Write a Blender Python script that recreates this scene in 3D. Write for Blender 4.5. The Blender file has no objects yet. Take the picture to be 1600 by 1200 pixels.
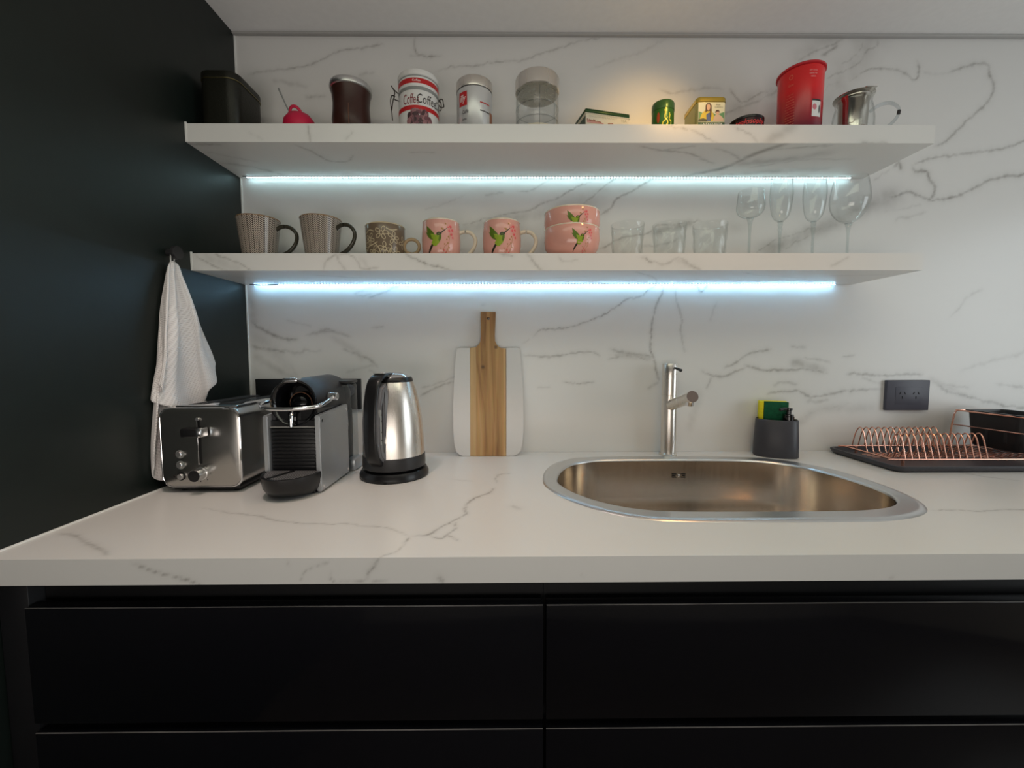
import bpy, bmesh, math, random
import numpy as np
from mathutils import Vector, Matrix
from math import sin, cos, pi, radians as rad

C = bpy.context.scene.collection
SC = bpy.context.scene

# ------------------------------------------------------------------ camera
def setup_camera():
    yaw, pitch, roll = 0.007975, -0.070548, -0.002135
    f = Vector((sin(yaw)*cos(pitch), cos(yaw)*cos(pitch), sin(pitch)))
    r = Vector((cos(yaw), -sin(yaw), 0)); u = r.cross(f)
    r2 = r*cos(roll)+u*sin(roll); u2 = -r*sin(roll)+u*cos(roll)
    cd = bpy.data.cameras.new('camera'); co = bpy.data.objects.new('camera', cd); C.objects.link(co)
    m = Matrix((r2, u2, -f)).transposed().to_4x4(); m.translation = Vector((0, -1.1978, 0.28433))
    co.matrix_world = m
    cd.sensor_width = 36; cd.lens = 36*650/1600; cd.clip_start = 0.02
    SC.camera = co
setup_camera()

# ------------------------------------------------------------------ light and exposure
SC.view_settings.view_transform = 'Standard'; SC.view_settings.look = 'None'
SC.view_settings.gamma = 1; SC.view_settings.use_curve_mapping = False
SC.view_settings.exposure = -0.07
W = bpy.data.worlds.new('world'); SC.world = W; W.use_nodes = True
W.node_tree.nodes['Background'].inputs[0].default_value = (0.75, 0.85, 1.0, 1)
W.node_tree.nodes['Background'].inputs[1].default_value = 0.0
def area(name, loc, aim, sx, sy, power, col, spread=180):
    l = bpy.data.lights.new(name, 'AREA'); l.shape = 'RECTANGLE'; l.size = sx; l.size_y = sy; l.energy = power; l.color = col
    l.spread = rad(spread)
    o = bpy.data.objects.new(name, l); C.objects.link(o); o.location = loc
    o.rotation_euler = (Vector(aim)-Vector(loc)).to_track_quat('-Z', 'Y').to_euler()
    return o
def spot(name, loc, aim, power, col, angle, blend, radius):
    l = bpy.data.lights.new(name, 'SPOT'); l.energy = power; l.color = col; l.spot_size = rad(angle); l.spot_blend = blend; l.shadow_soft_size = radius
    o = bpy.data.objects.new(name, l); C.objects.link(o); o.location = loc
    o.rotation_euler = (Vector(aim)-Vector(loc)).to_track_quat('-Z', 'Y').to_euler()
    return o
area('window_daylight', (2.56, -1.25, 0.35), (0.0, -1.25, 0.35), 1.1, 1.2, 15.5, (0.88, 0.96, 1.0))
area('ceiling_panel_light', (0.15, -1.0, 1.12), (0.15, -0.90, -0.9), 1.7, 0.4, 4.0, (0.95, 1.0, 0.78))
area('added_ceiling_fill', (-0.1, -1.9, 0.0), (-0.1, -1.2, 1.15), 1.2, 0.6, 8.5, (1.0, 0.92, 0.85))  # added fill aimed upwards to brighten the ceiling and shelf undersides
spot('warm_wall_spot', (0.54, -0.62, 1.13), (0.37, 0.0, 0.865), 10.5, (1.0, 0.60, 0.19), 38, 1.0, 0.03)
spot('ceiling_downlight', (0.54, -0.56, 1.13), (0.40, -0.46, 0.0), 5.0, (1.0, 0.48, 0.16), 110, 0.8, 0.03)
spot('added_left_fill', (-0.40, -0.70, 1.13), (-0.42, -0.62, 0.0), 13.5, (1.0, 0.77, 0.70), 80, 0.8, 0.05)  # added fill brightening the left part of the worktop
LED_UP, LED_LO = 11.0, 16.0

# ------------------------------------------------------------------ helpers
def tag(o, label=None, cat=None, group=None, kind=None):
    if label: o['label'] = label
    if cat: o['category'] = cat
    if group: o['group'] = group
    if kind: o['kind'] = kind
    return o
def thing(name, label, cat, loc=(0, 0, 0), rz=0, group=None):
    o = bpy.data.objects.new(name, None); C.objects.link(o); o.location = loc; o.rotation_euler = (0, 0, rz)
    o.empty_display_size = 0.02
    return tag(o, label, cat, group)
def link(name, me, mats, parent=None, sharp=40):
    o = bpy.data.objects.new(name, me); C.objects.link(o)
    for m in (mats if isinstance(mats, (list, tuple)) else [mats]): me.materials.append(m)
    if sharp:
        me.polygons.foreach_set('use_smooth', [True]*len(me.polygons)); me.set_sharp_from_angle(angle=rad(sharp))
    if parent: o.parent = parent
    return o
def obj(name, bm, mats, parent=None, sharp=40, fix=True):
    if fix: bmesh.ops.recalc_face_normals(bm, faces=bm.faces)
    me = bpy.data.meshes.new(name); bm.to_mesh(me); bm.free()
    return link(name, me, mats, parent, sharp)
def B(): return bmesh.new()
def box(bm, x0, x1, y0, y1, z0, z1, bev=0, seg=2, mi=0):
    r = bmesh.ops.create_cube(bm, size=1)
    vs = r['verts']
    for v in vs: v.co = Vector((x0+(v.co.x+.5)*(x1-x0), y0+(v.co.y+.5)*(y1-y0), z0+(v.co.z+.5)*(z1-z0)))
    fs = set(f for v in vs for f in v.link_faces)
    for f in fs: f.material_index = mi
    if bev:
        es = list(set(e for v in vs for e in v.link_edges))
        bmesh.ops.bevel(bm, geom=es, offset=bev, segments=seg, profile=.5, affect='EDGES', clamp_overlap=True)
    return bm
def lathe(bm, prof, n=48, mi=0, cx=0, cy=0, cz=0, sx=1, sy=1, closed=False):
    rings = []
    for r, z in prof:
        if r < 1e-6: rings.append([bm.verts.new((cx, cy, cz+z))])
        else: rings.append([bm.verts.new((cx+sx*r*sin(2*pi*k/n), cy-sy*r*cos(2*pi*k/n), cz+z)) for k in range(n)])
    if closed: rings.append(rings[0])
    for a, b in zip(rings[:-1], rings[1:]):
        for k in range(n):
            q = [a[k % len(a)], a[(k+1) % n % len(a)], b[(k+1) % n % len(b)], b[k % len(b)]]
            s = []
            for v in q:
                if v not in s: s.append(v)
            if len(s) > 2:
                try: bm.faces.new(s).material_index = mi
                except ValueError: pass
    return bm
def smooth_pts(pts, n=6, closed=False):
    P = [Vector(p) for p in pts]; N = len(P); out = []
    for i in range(N if closed else N-1):
        p0 = P[(i-1) % N] if closed or i > 0 else P[0]; p1 = P[i]; p2 = P[(i+1) % N]; p3 = P[(i+2) % N] if closed or i+2 < N else P[-1]
        for k in range(n):
            t = k/n
            out.append(.5*((2*p1)+(-p0+p2)*t+(2*p0-5*p1+4*p2-p3)*t*t+(-p0+3*p1-3*p2+p3)*t*t*t))
    if not closed: out.append(P[-1])
    return out
def tube(bm, pts, r, n=8, mi=0, closed=False, flat=1.0, up=None, caps=True):
    P = [Vector(p) for p in pts]; N = len(P); rings = []
    prev = None
    for i in range(N):
        if closed: t = P[(i+1) % N]-P[(i-1) % N]
        else: t = P[min(i+1, N-1)]-P[max(i-1, 0)]
        t.normalize()
        if up is not None:
            a = Vector(up)
        else:
            a = prev if prev is not None else (Vector((0, 0, 1)) if abs(t.z) < .9 else Vector((1, 0, 0)))
        a = (a-t*a.dot(t)).normalized(); prev = a; b = t.cross(a)
        rr = r[i] if isinstance(r, (list, tuple)) else r
        rings.append([bm.verts.new(P[i]+a*cos(2*pi*k/n)*rr+b*sin(2*pi*k/n)*rr*flat) for k in range(n)])
    if closed: rings.append(rings[0])
    for A, D in zip(rings[:-1], rings[1:]):
        for k in range(n): bm.faces.new((A[k], A[(k+1) % n], D[(k+1) % n], D[k])).material_index = mi
    if not closed and caps:
        bm.faces.new(rings[0][::-1]).material_index = mi; bm.faces.new(rings[-1]).material_index = mi
    return bm
def ecyl(bm, p0, p1, r0, r1=None, n=24, mi=0):
    r1 = r0 if r1 is None else r1
    return tube(bm, [p0, p1], [r0, r1], n=n, mi=mi)
def rrect(w, h, r, n=5, cx=0, cy=0):
    out = []
    for sx, sy, a0 in ((1, 1, 0), (-1, 1, 90), (-1, -1, 180), (1, -1, 270)):
        for k in range(n+1):
            a = rad(a0+90*k/n); out.append((cx+sx*(w/2-r)+r*cos(a), cy+sy*(h/2-r)+r*sin(a)))
    return out
def loft(bm, rings, mi=0, cap0=True, cap1=True, closed=True):
    R = [[bm.verts.new(p) for p in r] for r in rings]; n = len(R[0])
    for a, b in zip(R[:-1], R[1:]):
        for k in range(n if closed else n-1):
            bm.faces.new((a[k], a[(k+1) % n], b[(k+1) % n], b[k])).material_index = mi
    if cap0: bm.faces.new(R[0][::-1]).material_index = mi
    if cap1: bm.faces.new(R[-1]).material_index = mi
    return R
def shape2d(polys):
    """polys: list of (points, material_index) -> flat bmesh in u, v"""
    bm = B()
    for pts, mi in polys:
        vs = [bm.verts.new((p[0], p[1], mi*1e-4)) for p in pts]
        try: f = bm.faces.new(vs); f.material_index = mi
        except ValueError: pass
    bmesh.ops.triangulate(bm, faces=bm.faces, ngon_method='EAR_CLIP')
    return bm
def text2d(s, width=None, height=None, shear=0, mi=0, cx=0, cy=0, align='CENTER', spacing=1.0, bold=0):
    cu = bpy.data.curves.new('t', 'FONT'); cu.body = s; cu.size = 1; cu.shear = shear; cu.align_x = align; cu.resolution_u = 2; cu.space_character = spacing
    cu.offset = bold
    to = bpy.data.objects.new('t', cu); C.objects.link(to)
    bpy.context.view_layer.update()
    me = bpy.data.meshes.new_from_object(to.evaluated_get(bpy.context.evaluated_depsgraph_get()))
    bpy.data.objects.remove(to); bpy.data.curves.remove(cu)
    bm = B(); bm.from_mesh(me); bpy.data.meshes.remove(me)
    xs = [v.co.x for v in bm.verts]; ys = [v.co.y for v in bm.verts]
    x0, x1, y0, y1 = min(xs), max(xs), min(ys), max(ys)
    kx = width/(x1-x0) if width else height/(y1-y0)
    ky = height/(y1-y0) if height else kx
    for v in bm.verts: v.co = Vector((cx+(v.co.x-(x0+x1)/2)*kx, cy+(v.co.y-(y0+y1)/2)*ky, mi*1e-4))
    for f in bm.faces: f.material_index = mi
    return bm
def merge(bms):
    out = B()
    for b in bms:
        me = bpy.data.meshes.new('m'); b.to_mesh(me); b.free(); out.from_mesh(me); bpy.data.meshes.remove(me)
    return out
def cut(bm, su=None, sv=None):
    for step, ax in ((su, 0), (sv, 1)):
        if not step: continue
        c = [v.co[ax] for v in bm.verts]
        if not c: continue
        k = math.ceil(min(c)/step)
        while k*step < max(c):
            no = Vector((1, 0, 0)) if ax == 0 else Vector((0, 1, 0))
            bmesh.ops.bisect_plane(bm, geom=bm.verts[:]+bm.edges[:]+bm.faces[:], plane_co=no*k*step, plane_no=no, dist=1e-7)
            k += 1
    return bm
def wrap(name, bm, mats, parent, R, th0=0, z0=0, off=3e-4, sv=None, Rref=None):
    """wrap a flat (u,v) mesh round a lathed body; R = radius function of z; u = arc length, th0 = angle from -Y towards +X"""
    Rf = R if callable(R) else (lambda z: R)
    cut(bm, .004, sv)
    Rr = Rref or Rf(z0)
    for v in bm.verts:
        u, w, l = v.co; z = z0+w; th = th0+u/Rr; r = Rf(z)+off+l
        v.co = Vector((r*sin(th), -r*cos(th), z))
    return obj(name, bm, mats, parent, sharp=0, fix=False)
def flat(name, bm, mats, parent, o, ux, vy, off=3e-4):
    o = Vector(o); ux = Vector(ux).normalized(); vy = Vector(vy).normalized(); n = ux.cross(vy)
    for v in bm.verts: v.co = o+ux*v.co.x+vy*v.co.y+n*(off+v.co.z)
    return obj(name, bm, mats, parent, sharp=0, fix=False)
def stroke(pts, w, mi=0, taper=False, n=5):
    P = smooth_pts([(p[0], p[1], 0) for p in pts], n); L = []; Rr = []
    for i, p in enumerate(P):
        t = (P[min(i+1, len(P)-1)]-P[max(i-1, 0)]); t.normalize(); nn = Vector((-t.y, t.x, 0))
        ww = w*(1-.8*i/len(P)) if taper else w
        L.append(p+nn*ww/2); Rr.append(p-nn*ww/2)
    return [([(a.x, a.y), (b.x, b.y), (c.x, c.y), (d.x, d.y)], mi) for a, b, c, d in zip(L[:-1], L[1:], Rr[1:], Rr[:-1])]
def prism(bm, outline, holes, y0, y1, mi=0):
    """outline in x,z extruded along y, with holes"""
    es = []; loops = []
    for loop in [outline]+holes:
        vs = [bm.verts.new((p[0], y0, p[1])) for p in loop]; loops.append(vs)
        for i in range(len(vs)): es.append(bm.edges.new((vs[i], vs[(i+1) % len(vs)])))
    r = bmesh.ops.triangle_fill(bm, edges=es, use_beauty=True)
    fs = [g for g in r['geom'] if isinstance(g, bmesh.types.BMFace)]
    d = bmesh.ops.extrude_face_region(bm, geom=fs)
    for g in d['geom']:
        if isinstance(g, bmesh.types.BMVert): g.co.y = y1
    for f in bm.faces: f.material_index = mi
    return bm
def copy_tree(o, parent=None):
    c = o.copy(); C.objects.link(c)
    if parent: c.parent = parent
    for ch in list(o.children): copy_tree(ch, c)
    return c
def dup(o, loc, label, rz=None):
    c = copy_tree(o); c.location = loc; c['label'] = label
    if rz is not None: c.rotation_euler = (0, 0, rz)
    return c

# ------------------------------------------------------------------ materials
def nt(name):
    m = bpy.data.materials.new(name); m.use_nodes = True
    return m, m.node_tree, m.node_tree.nodes['Principled BSDF']
def N(t, kind, **kw):
    n = t.nodes.new(kind)
    for k, v in kw.items():
        if k.startswith('i_'): n.inputs[k[2:].replace('_', ' ')].default_value = v
        else: setattr(n, k, v)
    return n
def mat(name, col, rough=.5, metal=0, var=.04, scale=60, bump=0, coat=0, emit=None, spec=None, trans=0, ior=1.45, aniso=0, coatr=.05):
    m, t, p = nt(name)
    tc = N(t, 'ShaderNodeTexCoord'); no = N(t, 'ShaderNodeTexNoise'); no.inputs['Scale'].default_value = scale; no.inputs['Detail'].default_value = 4
    t.links.new(tc.outputs['Object'], no.inputs['Vector'])
    mx = N(t, 'ShaderNodeMix', data_type='RGBA'); mx.inputs[6].default_value = (*[c*(1-var) for c in col], 1); mx.inputs[7].default_value = (*[min(1, c*(1+var)) for c in col], 1)
    t.links.new(no.outputs['Fac'], mx.inputs[0]); t.links.new(mx.outputs[2], p.inputs['Base Color'])
    p.inputs['Roughness'].default_value = rough; p.inputs['Metallic'].default_value = metal; p.inputs['IOR'].default_value = ior
    p.inputs['Transmission Weight'].default_value = trans; p.inputs['Coat Weight'].default_value = coat; p.inputs['Coat Roughness'].default_value = coatr
    if aniso: p.inputs['Anisotropic'].default_value = aniso
    if spec is not None: p.inputs['Specular IOR Level'].default_value = spec
    if emit: p.inputs['Emission Color'].default_value = (*emit[0], 1); p.inputs['Emission Strength'].default_value = emit[1]
    if bump:
        b = N(t, 'ShaderNodeBump'); b.inputs['Strength'].default_value = bump; b.inputs['Distance'].default_value = .001
        t.links.new(no.outputs['Fac'], b.inputs['Height']); t.links.new(b.outputs[0], p.inputs['Normal'])
    return m
def brushed(name, col, rough, axis=(200, 200, 3), amt=.03, bump=.004, metal=1):
    m, t, p = nt(name)
    tc = N(t, 'ShaderNodeTexCoord'); mp = N(t, 'ShaderNodeMapping'); mp.inputs['Scale'].default_value = axis
    no = N(t, 'ShaderNodeTexNoise'); no.inputs['Scale'].default_value = 1; no.inputs['Detail'].default_value = 3
    t.links.new(tc.outputs['Object'], mp.inputs[0]); t.links.new(mp.outputs[0], no.inputs['Vector'])
    mr = N(t, 'ShaderNodeMapRange'); mr.inputs[3].default_value = max(.02, rough-amt); mr.inputs[4].default_value = rough+amt
    t.links.new(no.outputs['Fac'], mr.inputs[0]); t.links.new(mr.outputs[0], p.inputs['Roughness'])
    b = N(t, 'ShaderNodeBump'); b.inputs['Strength'].default_value = bump; b.inputs['Distance'].default_value = .0005
    t.links.new(no.outputs['Fac'], b.inputs['Height']); t.links.new(b.outputs[0], p.inputs['Normal'])
    p.inputs['Base Color'].default_value = (*col, 1); p.inputs['Metallic'].default_value = metal
    return m
def glass(name, tint=(.97, .985, .98), rim=.72, ior=1.42):
    m = bpy.data.materials.new(name); m.use_nodes = True; t = m.node_tree; t.nodes.clear()
    out = N(t, 'ShaderNodeOutputMaterial'); mx = N(t, 'ShaderNodeMixShader'); tr = N(t, 'ShaderNodeBsdfTransparent'); gl = N(t, 'ShaderNodeBsdfGlossy')
    gl.inputs['Roughness'].default_value = .03; fr = N(t, 'ShaderNodeMapRange'); fr.inputs[3].default_value = .035; fr.inputs[4].default_value = .75
    lw = N(t, 'ShaderNodeLayerWeight'); lw.inputs[0].default_value = .25
    cr = N(t, 'ShaderNodeValToRGB'); cr.color_ramp.elements[0].color = (*tint, 1); cr.color_ramp.elements[0].position = .35
    cr.color_ramp.elements[1].color = (rim, rim*1.02, rim, 1)
    t.links.new(lw.outputs['Facing'], cr.inputs[0]); t.links.new(cr.outputs[0], tr.inputs[0])
    pw = N(t, 'ShaderNodeMath', operation='POWER'); pw.inputs[1].default_value = 4.5; lw2 = N(t, 'ShaderNodeLayerWeight'); lw2.inputs[0].default_value = .5
    t.links.new(lw2.outputs['Facing'], pw.inputs[0]); t.links.new(pw.outputs[0], fr.inputs[0])
    t.links.new(fr.outputs[0], mx.inputs[0]); t.links.new(tr.outputs[0], mx.inputs[1]); t.links.new(gl.outputs[0], mx.inputs[2]); t.links.new(mx.outputs[0], out.inputs[0])
    return m
def marble(name, base=(.74, .73, .71), vein=(.20, .175, .14), rough=.28):
    m, t, p = nt(name)
    at = N(t, 'ShaderNodeAttribute', attribute_name='vein')
    tc = N(t, 'ShaderNodeTexCoord')
    n1 = N(t, 'ShaderNodeTexNoise'); n1.inputs['Scale'].default_value = 2.2; n1.inputs['Detail'].default_value = 5; n1.inputs['Distortion'].default_value = .6
    n2 = N(t, 'ShaderNodeTexNoise'); n2.inputs['Scale'].default_value = 26; n2.inputs['Detail'].default_value = 5
    for n in (n1, n2): t.links.new(tc.outputs['Object'], n.inputs['Vector'])
    cl = N(t, 'ShaderNodeMix', data_type='RGBA'); cl.inputs[6].default_value = (*[b*.955 for b in base], 1); cl.inputs[7].default_value = (*[min(1, b*1.03) for b in base], 1)
    t.links.new(n1.outputs['Fac'], cl.inputs[0])
    mr = N(t, 'ShaderNodeMapRange'); mr.inputs[1].default_value = .3; mr.inputs[2].default_value = .65; mr.inputs[3].default_value = .45; mr.inputs[4].default_value = 1.1
    t.links.new(n2.outputs['Fac'], mr.inputs[0])
    mu = N(t, 'ShaderNodeMath', operation='MULTIPLY', use_clamp=True); t.links.new(at.outputs['Fac'], mu.inputs[0]); t.links.new(mr.outputs[0], mu.inputs[1])
    vc = N(t, 'ShaderNodeMix', data_type='RGBA'); vc.inputs[6].default_value = (.22, .21, .20, 1); vc.inputs[7].default_value = (*vein, 1); t.links.new(n1.outputs['Fac'], vc.inputs[0])
    mx = N(t, 'ShaderNodeMix', data_type='RGBA'); t.links.new(mu.outputs[0], mx.inputs[0]); t.links.new(cl.outputs[2], mx.inputs[6]); t.links.new(vc.outputs[2], mx.inputs[7])
    t.links.new(mx.outputs[2], p.inputs['Base Color']); p.inputs['Roughness'].default_value = rough
    return m

M = {}
M['marble'] = marble('veined_white_marble')
M['marble_wall'] = marble('veined_white_marble_wall', rough=.30)
M['green_wall'] = mat('dark_green_paint', (.0045, .0085, .0068), .45, var=.25, scale=30, bump=.25)
M['ceiling'] = mat('ceiling_paint', (.86, .85, .84), .8, bump=.05)
M['beige'] = mat('beige_wall_paint', (.74, .66, .56), .8)
M['floor'] = mat('brown_floor', (.07, .055, .04), .45, var=.2, scale=8)
M['white_trim'] = mat('white_silicone_trim', (.8, .8, .78), .4)
M['black_gloss'] = mat('black_gloss_lacquer', (.006, .006, .008), .12, var=.1, spec=.35)
M['black_matt'] = mat('black_channel', (.003, .003, .004), .5)
M['black'] = mat('black_plastic', (.008, .008, .009), .32)
M['black_satin'] = mat('black_satin_plastic', (.02, .02, .022), .38)
M['piano'] = mat('piano_black_plastic', (.004, .004, .005), .06)
M['charcoal'] = mat('charcoal_plastic', (.045, .045, .055), .42)
M['outlet'] = mat('anthracite_plastic', (.075, .075, .10), .45)
M['hole'] = mat('dark_hole', (.001, .001, .001), .7)
M['steel'] = brushed('brushed_steel', (.76, .72, .67), .28)
M['steel_h'] = brushed('brushed_steel_horizontal', (.47, .455, .43), .25, (3, 3, 220), .02, .004)
M['steel_sink'] = brushed('sink_steel', (.72, .64, .56), .20, (120, 120, 2), .05)
M['steel_rim'] = brushed('sink_rim_steel', (.72, .72, .72), .3, (40, 40, 40), .05)
M['steel_dark'] = brushed('grey_metal_panel', (.48, .50, .52), .36, (300, 300, 300), .04, .02, .7)
M['chrome'] = mat('chrome', (.78, .78, .80), .06, 1, var=.01)
M['gold'] = mat('gold_tin', (.72, .52, .10), .25, 1, var=.05)
M['goldpale'] = mat('pale_gold_tin', (.50, .46, .20), .35, .5, var=.08)
M['copper'] = mat('copper_wire', (.86, .46, .35), .25, 1, var=.05)
M['ceramic_white'] = mat('white_ceramic', (.72, .71, .69), .12, var=.02)
M['white'] = mat('white_print', (.80, .79, .77), .35)
M['cream'] = mat('cream_print', (.72, .66, .52), .35)
M['red'] = mat('red_print', (.50, .012, .015), .3)
M['darkred'] = mat('dark_red_print', (.22, .008, .02), .3)
M['ink'] = mat('black_print', (.03, .025, .025), .4)
M['grey'] = mat('grey_rubber', (.25, .26, .25), .4)
M['clear'] = glass('clear_glass', (.985, .992, .99), .80)
M['clear_dark'] = glass('smoky_clear_plastic', (.86, .88, .89), .5)
M['led_tape'] = mat('led_tape', (.7, .7, .7), .5)
M['led_up'] = mat('lit_led_cool', (.8, .9, 1), .5, emit=((.58, .93, 1.0), 25))
M['led_lo'] = mat('lit_led_blue', (.8, .9, 1), .5, emit=((.34, .70, 1.0), 62))

# ------------------------------------------------------------------ marble surfaces with real vein tracks (metres, traced veins)
V_WALL = [(5.2,0.5,[(-708,1047),(-652,1058),(-565,1069),(-512,1085),(-459,1110),(-389,1120),(-337,1127)]),(11.8,0.22,[(-645,1034),(-584,1024),(-553,1016)]),(9.2,0.4,[(-554,989),(-529,991),(-501,993)]),(5.7,0.5,[(-253,1148),(-254,1124),(-244,1100),(-198,1097)]),(6.8,0.2,[(-271,1099),(-242,1097),(-181,1099)]),(6.8,0.2,[(-409,1047),(-367,1055)]),(4.9,0.4,[(-199,1057),(-146,1069),(-85,1074),(-24,1083),(38,1088),(73,1100),(134,1117),(186,1135),(265,1147)]),(6.9,0.18,[(222,1065),(292,1089),(345,1104),(388,1121),(432,1143)]),(6.9,0.3,[(417,1012),(453,1002),(488,1009),(559,1018),(594,1013)]),(5.9,0.5,[(612,1016),(627,996),(649,979),(684,996),(710,1008),(728,996)]),(9.5,0.45,[(588,942),(632,962),(684,979),(740,1008),(771,1030)]),(33.3,0.16,[(614,953),(684,988),(745,1005)]),(7.8,0.5,[(795,1086),(838,1111),(890,1131),(921,1148)]),(7.9,0.6,[(860,1101),(891,1119),(904,1128)]),(36.4,0.18,[(795,1094),(846,1124),(898,1148)]),(68.6,0.16,[(1004,1151),(980,1106),(955,1073),(896,1022),(870,997)]),(6.7,0.45,[(1016,1151),(1016,1128),(988,1118),(972,1089),(938,1068),(877,1044)]),(6.5,0.3,[(979,1061),(948,1039),(896,1027),(862,997)]),(6.7,0.35,[(978,1145),(959,1106),(919,1081)]),(6.6,0.5,[(962,1051),(986,1063),(1009,1069),(1062,1068),(1090,1060),(1108,1051),(1119,1040),(1132,1045),(1135,1073),(1128,1090)]),(8.5,0.15,[(1143,1061),(1179,1055),(1214,1058)]),(7.6,0.55,[(1214,1058),(1267,1075),(1311,1084),(1329,1077),(1331,1057),(1345,1032),(1345,1006),(1328,977),(1286,938),(1244,895),(1219,874),(1189,861)]),(13.1,0.6,[(1081,805),(1094,819),(1101,803)]),(7.4,0.45,[(1133,812),(1168,826),(1212,835),(1266,842),(1320,849),(1391,859),(1444,878),(1514,904)]),(8.6,0.65,[(1133,812),(1143,795),(1175,795),(1184,774),(1200,756),(1198,730),(1190,721)]),(8.2,0.6,[(1031,704),(1057,718),(1093,727),(1128,739),(1166,725),(1203,716),(1257,725),(1310,748),(1362,774),(1452,788),(1541,806)]),(40.5,0.3,[(718,575),(772,594),(862,630),(951,672),(1030,707),(1093,725)]),(5.5,0.5,[(700,569),(745,601),(790,617),(861,638),(879,647)]),(5.7,0.5,[(764,569),(827,605),(898,644),(968,683),(1031,700)]),(5.1,0.25,[(1027,767),(1070,800)]),(6.5,0.15,[(1050,683),(1113,693),(1167,704)]),(4.0,0.2,[(-240,689),(-186,703),(-123,729)]),(5.9,0.3,[(-66,729),(-16,736)]),(4.0,0.35,[(20,738),(64,743),(118,773)]),(4.9,0.5,[(-130,647),(-79,659),(-7,677),(64,689),(91,706),(136,720),(190,752),(234,766)]),(5.0,0.5,[(205,700),(244,733),(279,761),(306,776)]),(6.1,0.6,[(253,672),(289,694),(301,717),(342,738),(387,764),(408,776)]),(67.8,0.13,[(100,650),(226,721),(342,769)]),(23.2,0.2,[(-133,629),(-61,650),(11,664),(100,677)]),(4.8,0.5,[(246,576),(282,592),(318,612),(390,624),(425,647),(480,651),(543,658)]),(16.4,0.35,[(399,626),(462,640),(512,652)]),(6.1,0.25,[(372,589),(463,601),(498,633)]),(7.9,0.3,[(-440,457),(-398,470),(-367,479)]),(5.8,0.4,[(-399,445),(-353,461),(-307,480)]),(5.9,0.25,[(-435,452),(-389,455)]),(8.5,0.55,[(-739,389),(-709,362),(-674,344),(-638,330),(-602,329)]),(21.7,0.2,[(-732,456),(-730,420),(-722,375)]),(8.0,0.35,[(-578,340),(-538,348),(-501,351),(-451,336)]),(8.1,0.4,[(-565,344),(-519,358),(-483,344)]),(10.6,0.45,[(-735,312),(-703,302),(-667,299),(-640,293)]),(8.3,0.3,[(-721,308),(-621,293),(-539,297)]),(16.9,0.2,[(-726,284),(-669,247),(-612,216)]),(12.5,0.18,[(-640,275),(-606,220)]),(29.7,0.12,[(-738,339),(-667,302),(-632,247)]),(6.2,0.2,[(-636,384),(-564,366)]),(7.8,0.4,[(-475,302),(-430,284),(-398,271),(-376,249)]),(4.8,0.3,[(-404,243),(-373,227)]),(15.8,0.16,[(-511,338),(-448,302),(-421,274)]),(7.8,0.22,[(-468,234),(-422,247),(-376,256)]),(5.6,0.35,[(-254,189),(-212,200),(-153,222)]),(5.6,0.5,[(-258,165),(-231,178),(-193,197),(-153,208)]),(5.8,0.3,[(-392,362),(-359,364)]),(3.7,0.35,[(-81,426),(-66,426)]),(4.5,0.55,[(70,334),(89,354),(111,357),(156,359),(202,370),(257,392),(302,415),(339,442),(375,449),(418,480)]),(3.7,0.2,[(37,314),(61,328)]),(5.6,0.5,[(39,283),(111,279),(194,288),(240,291),(262,280)]),(4.6,0.3,[(107,270),(131,281)]),(9.6,0.45,[(289,300),(323,291),(360,286),(397,280),(419,276)]),(5.8,0.45,[(286,271),(314,276),(360,280),(401,267)]),(15.4,0.2,[(295,286),(406,273)]),(5.9,0.6,[(442,482),(439,458),(423,428),(416,397),(410,364),(409,328),(408,295),(419,273),(426,236),(435,208)]),(6.0,0.35,[(481,476),(476,455),(486,418),(498,382),(493,355),(501,318),(508,291)]),(6.2,0.5,[(535,483),(549,462),(570,483)]),(4.7,0.4,[(154,207),(195,201),(246,205)]),(5.6,0.2,[(80,190),(117,190)]),(7.8,0.35,[(403,184),(414,193),(432,202)]),(6.6,0.5,[(557,237),(584,224),(621,220),(649,231),(682,244)]),(6.2,0.4,[(588,220),(581,202),(574,187)]),(6.8,0.45,[(620,246),(648,254),(684,281),(711,290),(757,298)]),(6.7,0.3,[(813,307),(856,303)]),(6.6,0.6,[(681,254),(704,246),(741,237),(797,238),(862,240),(923,229)]),(20.5,0.3,[(820,261),(866,249),(909,238)]),(6.9,0.3,[(850,272),(898,268),(930,260)]),(7.1,0.3,[(963,275),(1000,280)]),(7.5,0.55,[(979,227),(1031,225),(1087,221),(1153,225),(1203,224)]),(7.4,0.25,[(1022,216),(1060,204),(1089,197)]),(7.4,0.5,[(750,168),(781,175),(847,175),(875,160),(941,169),(987,178),(1086,182)]),(8.9,0.35,[(768,190),(789,203),(836,197)]),(9.2,0.3,[(885,156),(871,145),(932,150)]),(8.1,0.3,[(1219,211),(1267,196),(1338,185)]),(8.5,0.55,[(1243,200),(1278,174),(1336,162),(1393,145),(1508,126),(1585,116)]),(16.1,0.2,[(1219,211),(1277,187),(1316,168)]),(21.2,0.16,[(842,76),(887,113),(943,128),(1055,129)]),(7.0,0.25,[(850,94),(896,119),(998,141)]),(8.2,0.22,[(1272,390),(1298,417),(1314,445),(1359,468)]),(11.4,0.2,[(1311,233),(1403,265),(1477,279),(1498,298)]),(8.7,0.3,[(1418,196),(1503,184)]),(20.4,0.12,[(523,67),(540,114),(552,170)]),(34.4,0.12,[(589,633),(661,647)]),(7.8,0.2,[(1187,686),(1097,660)]),(6.2,0.2,[(595,436),(579,382)])]
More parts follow.
